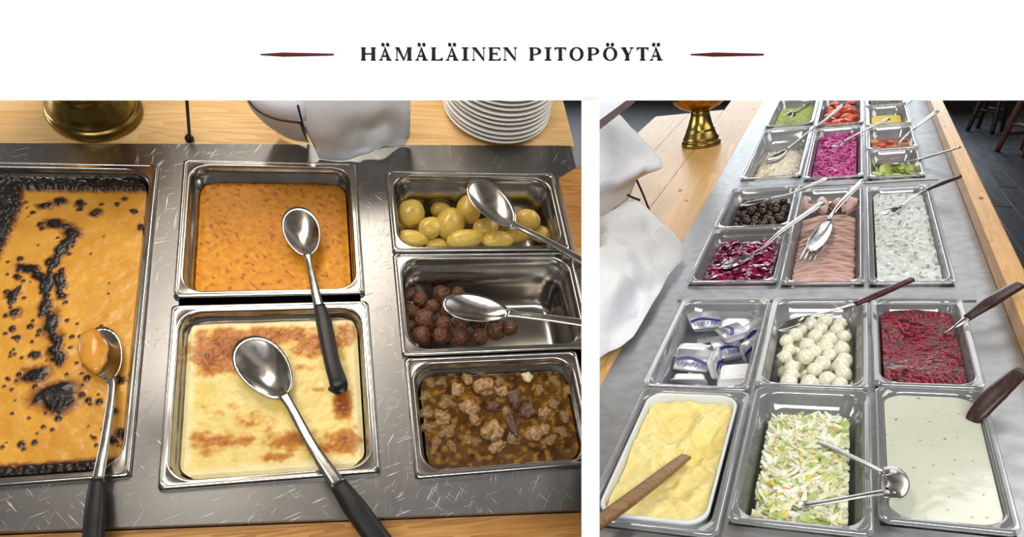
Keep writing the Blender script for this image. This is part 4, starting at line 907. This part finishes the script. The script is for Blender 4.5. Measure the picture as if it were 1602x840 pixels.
for i, (x, y, rz, r) in enumerate(((1262, 322, .4, .020), (1266, 330, 1.2, .017), (1285, 325, .1, .022), (1306, 327, -.3, .022), (1332, 322, .8, .020), (1322, 331, -.6, .016), (1290, 332, .5, .016))): curl(x, y, -.018, r, -.3, 3.4, .05, rz, i)
# -- butter portions
m_ptub = mat('portion_cup_white', 'eef0f2', .3, sss=.1); m_foil = mat('portion_foil', 'c9ccd2', .3, .55, scale=40, rvar=.1, bump=.05); m_blue = mat('portion_print_blue', '2a2b7a', .4)
def text_me(body, size, m):
    cu_ = bpy.data.curves.new('print', 'FONT'); cu_.body = body; cu_.size = size; cu_.align_x = 'CENTER'; cu_.align_y = 'CENTER'; cu_.extrude = .00008
    t = bpy.data.objects.new('print', cu_); COL.objects.link(t); bpy.context.view_layer.update(); me = bpy.data.meshes.new_from_object(t); bpy.data.objects.remove(t); bpy.data.curves.remove(cu_)
    me.materials.clear(); me.materials.append(m); me.name = 'lettering'; return me
PA, PB, PH = .033, .024, .015
cup = loft('cup', [[(x, y, z) for x, y in rr(PA*q, PB*q, .007)] for q, z in ((.70, 0), (.78, .001), (.82, .0035), (.88, PH-.001), (1.0, PH-.0006), (1.0, PH))], m_ptub, True, True)
base = loft('base_ridge', [[(x, y, z) for x, y in rr(PA*q, PB*q, .005)] for q, z in ((.62, 0), (.60, -.0015), (.54, -.0015), (.52, 0))], m_ptub, False, False)
lid = loft('lid', [[(x, y, z) for x, y in rr(PA*1.0, PB*1.0, .004)] for z in (PH+.0002, PH+.0009)], m_foil, True, True)
band = mesh('band', [(PA*(-.95+1.9*t), PB*(.25*math.sin(t*4.2)+w_-.1), PH+.0011) for t in [i/12 for i in range(13)] for w_ in (-.16, .16)], [(2*i, 2*i+2, 2*i+3, 2*i+1) for i in range(12)], m_blue)
txt = text_me('LURPAK', .0150, m_blue)
def portion(x, y, h, rx, ry, rz, label, flip=False):
    u, v = R.uv(x, y, h); o = tag(empty('butter_portion', R.M(u, v, h, rz) @ Matrix.Rotation(rx, 4, 'X') @ Matrix.Rotation(ry, 4, 'Y')), label, 'butter portion', 'butter portions in the pan')
    obj('cup', cup, o); obj('base_ridge', base, o); l_ = obj('lid', lid, o); obj('printed_band', band, l_); obj('lettering', txt, l_, Matrix.Translation((0, -PB*.5, PH+.0011)))
PI = math.pi
portion(1101, 509, -.030, .35, .1, .45, 'butter portion with blue banded foil lid leaning on the far side of the pan')
portion(1152, 500, -.018, PI-.35, 0, .0, 'upturned white butter portion at the far side of the pan')
portion(1146, 528, -.020, .15, -.15, -1.1, 'butter portion with foil lid facing up on top of the others')
portion(1174, 522, -.040, 1.15, 0, 1.05, 'white butter portion standing on edge against the onion pan side')
portion(1172, 546, -.045, 1.25, 0, 1.0, 'second white butter portion standing on edge by the onion pan side')
portion(1083, 541, -.018, PI-.2, .0, 0, 'upturned white butter portion resting on a foil lid')
portion(1085, 570, -.040, .5, 0, -.1, 'foil lidded butter portion between two white upturned ones')
portion(1080, 592, -.030, 2.1, 0, .05, 'white butter portion tipped on its side at the near pan wall')
portion(1113, 572, -.036, 1.3, .2, 1.35, 'white butter portion wedged upright in the middle of the pan')
portion(1150, 580, -.026, PI+.25, .1, .05, 'large looking upturned white butter portion at the near pan wall')
portion(1137, 553, -.046, .4, .2, .75, 'foil lidded butter portion half hidden under the others')
portion(1118, 548, -.056, .2, 0, .3, 'butter portion at the bottom of the pan')

# ------------------------------------------------------------------ utensils of the cold counter
U = utensil
U(R, 'salad_spoon', 'steel spoon with long handle standing in the potato salad', 'spoon', (1217, 243, -.008, 14, 11), [(1232, 233, 0), (1250, 219, .012), (1272, 201, .03), (1298, 183, .05), (1319, 164, .07)], (5, 4, 4, 7, 8), (2, 2, 2, 3, 3))
U(R, 'salad_spoon', 'steel fork lying in the pink salad with its handle over the pickles', 'fork', (1310, 227, .002, 14, 8), [(1320, 221, .004), (1337, 212, .012), (1356, 202, .022), (1390, 186, .04)], (5, 4, 6, 9), (2, 2, 3, 3), tines=12)
U(R, 'salad_spoon', 'small steel spoon in the mustard sauce', 'spoon', (1399, 183, -.03, 7, 6), [(1404, 178, -.02), (1414, 168, .0), (1432, 154, .03)], (3, 3, 5), (2, 2, 2))
U(R, 'salad_spoon', 'steel spoon in the red pickles with its handle over the tray rail', 'spoon', (1396, 233, -.03, 10, 8), [(1405, 225, -.02), (1420, 210, .0), (1436, 197, .02), (1466, 174, .05)], (4, 4, 6, 9), (2, 2, 3, 3))
U(R, 'salad_spoon', 'steel spoon among the cucumbers with its handle over the steel edge', 'spoon', (1398, 256, -.012, 16, 8), [(1412, 254, -.006), (1434, 250, .01), (1454, 245, .028), (1500, 231, .06)], (4, 4, 7, 11), (2, 2, 3, 3))
U(R, 'salad_spoon', 'steel spoon with dark handle resting in the yoghurt sauce', 'spoon', (1390, 332, -.002, 22, 12), [(1409, 324, .002), (1430, 307, .012), (1453, 296, .022)], (6, 5, 6), (2, 2, 3), grip=(m_darkwood, [(1450, 297, .021), (1476, 286, .042), (1503, 276, .06)], (6, 11, 10), (4, 6, 5)))
U(R, 'serving_fork', 'steel serving fork lying on the folded ham slices', 'fork', (1284, 366, .022, 22, 14), [(1297, 343, .02), (1304, 333, .024), (1321, 312, .04), (1352, 281, .06)], (8, 6, 9, 12), (3, 3, 3, 3), tines=20)
U(R, 'olive_spoon', 'long steel spoon resting across the brown olives', 'spoon', (1180, 316, .006, 24, 10), [(1203, 311, .010), (1234, 304, .016), (1256, 296, .024), (1293, 280, .035)], (6, 5, 8, 12), (2, 2, 3, 3))
U(R, 'beetroot_spoon', 'steel spoon in the glossy beetroot with its handle over the ham', 'spoon', (1153, 408, .002, 24, 13), [(1176, 397, .006), (1196, 386, .014), (1222, 362, .03), (1286, 318, .055)], (7, 5, 9, 13), (2, 3, 3, 3))
U(R, 'onion_spoon', 'spoon with reddish wooden handle resting on the pickled onion pan', 'spoon', (1240, 506, -.008, 20, 12), [(1262, 495, -.002), (1300, 486, .01), (1342, 474, .024)], (6, 6, 8), (3, 3, 3), grip=(m_redwood, [(1338, 476, .023), (1375, 460, .034), (1427, 437, .045)], (9, 14, 12), (6, 8, 7)))
U(R, 'jam_spoon', 'spoon with dark handle stuck in the crushed lingonberries', 'spoon', (1462, 528, -.012, 18, 12), [(1476, 522, -.004), (1496, 510, .012), (1518, 494, .026)], (8, 9, 12), (3, 3, 4), grip=(m_darkwood, [(1512, 498, .022), (1548, 473, .042), (1594, 446, .055)], (14, 24, 20), (8, 12, 10)))
o = U(R, 'dressing_ladle', 'ladle with thick dark wooden handle standing in the creamy dressing', 'ladle', (1500, 690, -.03, 22, 18), [(1514, 672, -.012), (1522, 662, -.002), (1530, 652, .006)], (10, 9, 12), (4, 4, 4), grip=(m_darkwood, [(1519, 664, -.002), (1530, 647, .012), (1560, 614, .035), (1598, 580, .055)], (20, 30, 34, 26), (12, 15, 16, 12)))
o = tag(empty('salad_tongs', R.M(*R.uv(1390, 756, .03), .03)), 'steel salad tongs with sprung arms lying in the cabbage salad', 'tongs'); q0 = R.p(1390, 756, .03)
for pts in ([(1266, 690, .0), (1290, 695, .006), (1340, 718, .02), (1386, 742, .028)], [(1256, 790, .002), (1300, 784, .012), (1350, 775, .022), (1386, 769, .028)]):
    obj('arm', sweep('arm', [R.p(*p)-q0 for p in pts], [.011, .010, .009, .010], [.002]*4, m_spoon), o)
    a = R.p(*pts[0])-q0; obj('grip_tip', bowl_me('grip_tip', .013, .009, .003, m_spoon, a, R.p(*pts[1])-R.p(*pts[0]), (0, 0, 1)), o)
sp = [R.p(x, y, h)-q0 for x, y, h in ((1384, 741, .028), (1398, 740, .03), (1405, 755, .03), (1399, 770, .03), (1384, 770, .028))]
obj('spring_bend', sweep('spring_bend', sp, [.026]*5, [.003]*5, m_spoon), o)
u, v = R.uv(1238, 182, -.01); o = tag(empty('portion_scoop', R.M(u, v, -.01)), 'steel ball scoop standing in the pale green mash', 'scoop'); q0 = Vector((u, v, -.01))
obj('bowl', bowl_me('bowl', .020, .019, .017, m_spoon, (0, 0, .004), (.6, .7, 0), (.3, .6, -1)), o)
for dx in (0, .012):
    obj('shaft', sweep('shaft', [Vector((.01+dx, .01, .01)), R.p(1262, 164, .05)-q0+Vector((dx, 0, 0)), R.p(1276, 146, .09)-q0+Vector((dx, 0, 0))], .011, .007, m_spoon), o)

# ------------------------------------------------------------------ things on the pine side table
urn(R, 1097, 226, -.0035, 1.0, 'brass urn with flared foot standing on the side table by the salad counter')
cloth(R, 'linen_napkin', [[(905, 205, .20), (938, 186, .21), (963, 172, .20)], [(905, 245, .19), (955, 226, .20), (1000, 212, .17)], [(905, 292, .16), (968, 272, .17), (1037, 257, .12)], [(905, 335, .11), (960, 302, .12), (1000, 277, .10)], [(905, 372, .06), (945, 340, .07), (984, 309, .06)]], m_cloth, 'upper white linen cloth with a pointed corner over the wire basket', XR, .014, 9)
cloth(R, 'linen_tablecloth', [[(905, 365, .10), (945, 338, .11), (985, 311, .105), (1006, 318, .09)], [(905, 405, .115), (955, 382, .12), (1008, 356, .09), (1070, 386, .026)], [(905, 455, .10), (962, 437, .105), (1012, 412, .07), (1046, 430, .024)], [(905, 515, .06), (955, 492, .06), (996, 470, .035), (1032, 456, .022)], [(905, 582, .018), (938, 560, .018), (968, 542, .018), (991, 525, .018)]], m_cloth, 'lower white linen cloth hanging in folds beside the butter portions', XR, .024, 9, seed=2)
o = tag(empty('wire_basket', MR), 'dark wire basket standing under the white cloths', 'basket')
for pts in ([(996, 282, .10), (1006, 304, .055), (1017, 332, -.002)], [(980, 304, .075), (990, 309, .07), (1001, 313, .066)], [(952, 300, .10), (960, 322, .06), (968, 346, .0)]):
    obj('wire', sweep('wire', [R.p(*p) for p in pts], .006, .006, m_wire, seg=6), o)
obj('ring', sweep('ring', [R.p(1017, 332, 0), R.p(990, 345, 0), R.p(968, 346, 0)], .005, .005, m_wire, seg=6), o)
# shelf corner and jar beyond the cloths
q = [R.p(x, y, .32) for x, y in ((900, 130), (992, 148), (938, 188), (900, 214))]; bm = bmesh.new(); f = bm.faces.new([bm.verts.new(p) for p in q])
r_ = bmesh.ops.extrude_face_region(bm, geom=[f]); bmesh.ops.translate(bm, vec=(0, 0, -.02), verts=[e for e in r_['geom'] if isinstance(e, bmesh.types.BMVert)])
me = from_bm('wall_shelf', bm, m_stool); trim(me, MR, XR, False); tag(obj('wall_shelf', me, None, MR), 'brown wooden shelf corner above the white cloths', 'shelf')
# stools on the dark floor
def floor_at(x, y):
    d = c2d(((x-CX)/F, (y-CY)/F, 1)); return CAM+d*((.004-CAM.z)/d.z)
m_stool2 = wood('dark_stool_wood', '2c1c14', '1a110d', None, 'z', 1.5)
def stool(x, y, rz, m, label, s=1.0):
    p = floor_at(x, y); o = tag(empty('wooden_stool', Matrix.Translation(p) @ Matrix.Rotation(rz, 4, 'Z') @ Matrix.Scale(s, 4)), label, 'stool')
    obj('seat', lathe('seat', [(.15, .44), (.175, .445), (.18, .46), (.175, .475), (.15, .48)], m, 32), o)
    fe, te = [], []
    for i in range(4):
        a = math.pi/4+i*math.pi/2; f, t = Vector((.19*math.cos(a), .19*math.sin(a), 0)), Vector((.12*math.cos(a), .12*math.sin(a), .445)); fe.append(f); te.append(t)
        obj('leg', sweep('leg', [f, f.lerp(t, .5), t], [.045, .055, .05], [.045, .055, .05], m), o)
    for i in range(4):
        h = .22 if i % 2 else .14; obj('stretcher', sweep('stretcher', [fe[i].lerp(te[i], h/.445), fe[(i+1) % 4].lerp(te[(i+1) % 4], h/.445)], .03, .03, m), o)
stool(1600, 240, .3, m_stool, 'brown wooden stool standing on the dark plank floor beyond the rail', 1.2)
stool(1540, 205, .7, m_stool2, 'almost black wooden stool beside the brown one on the dark floor')
stool(1650, 290, .1, m_stool, 'second brown wooden stool nearer the tray rail on the dark floor')
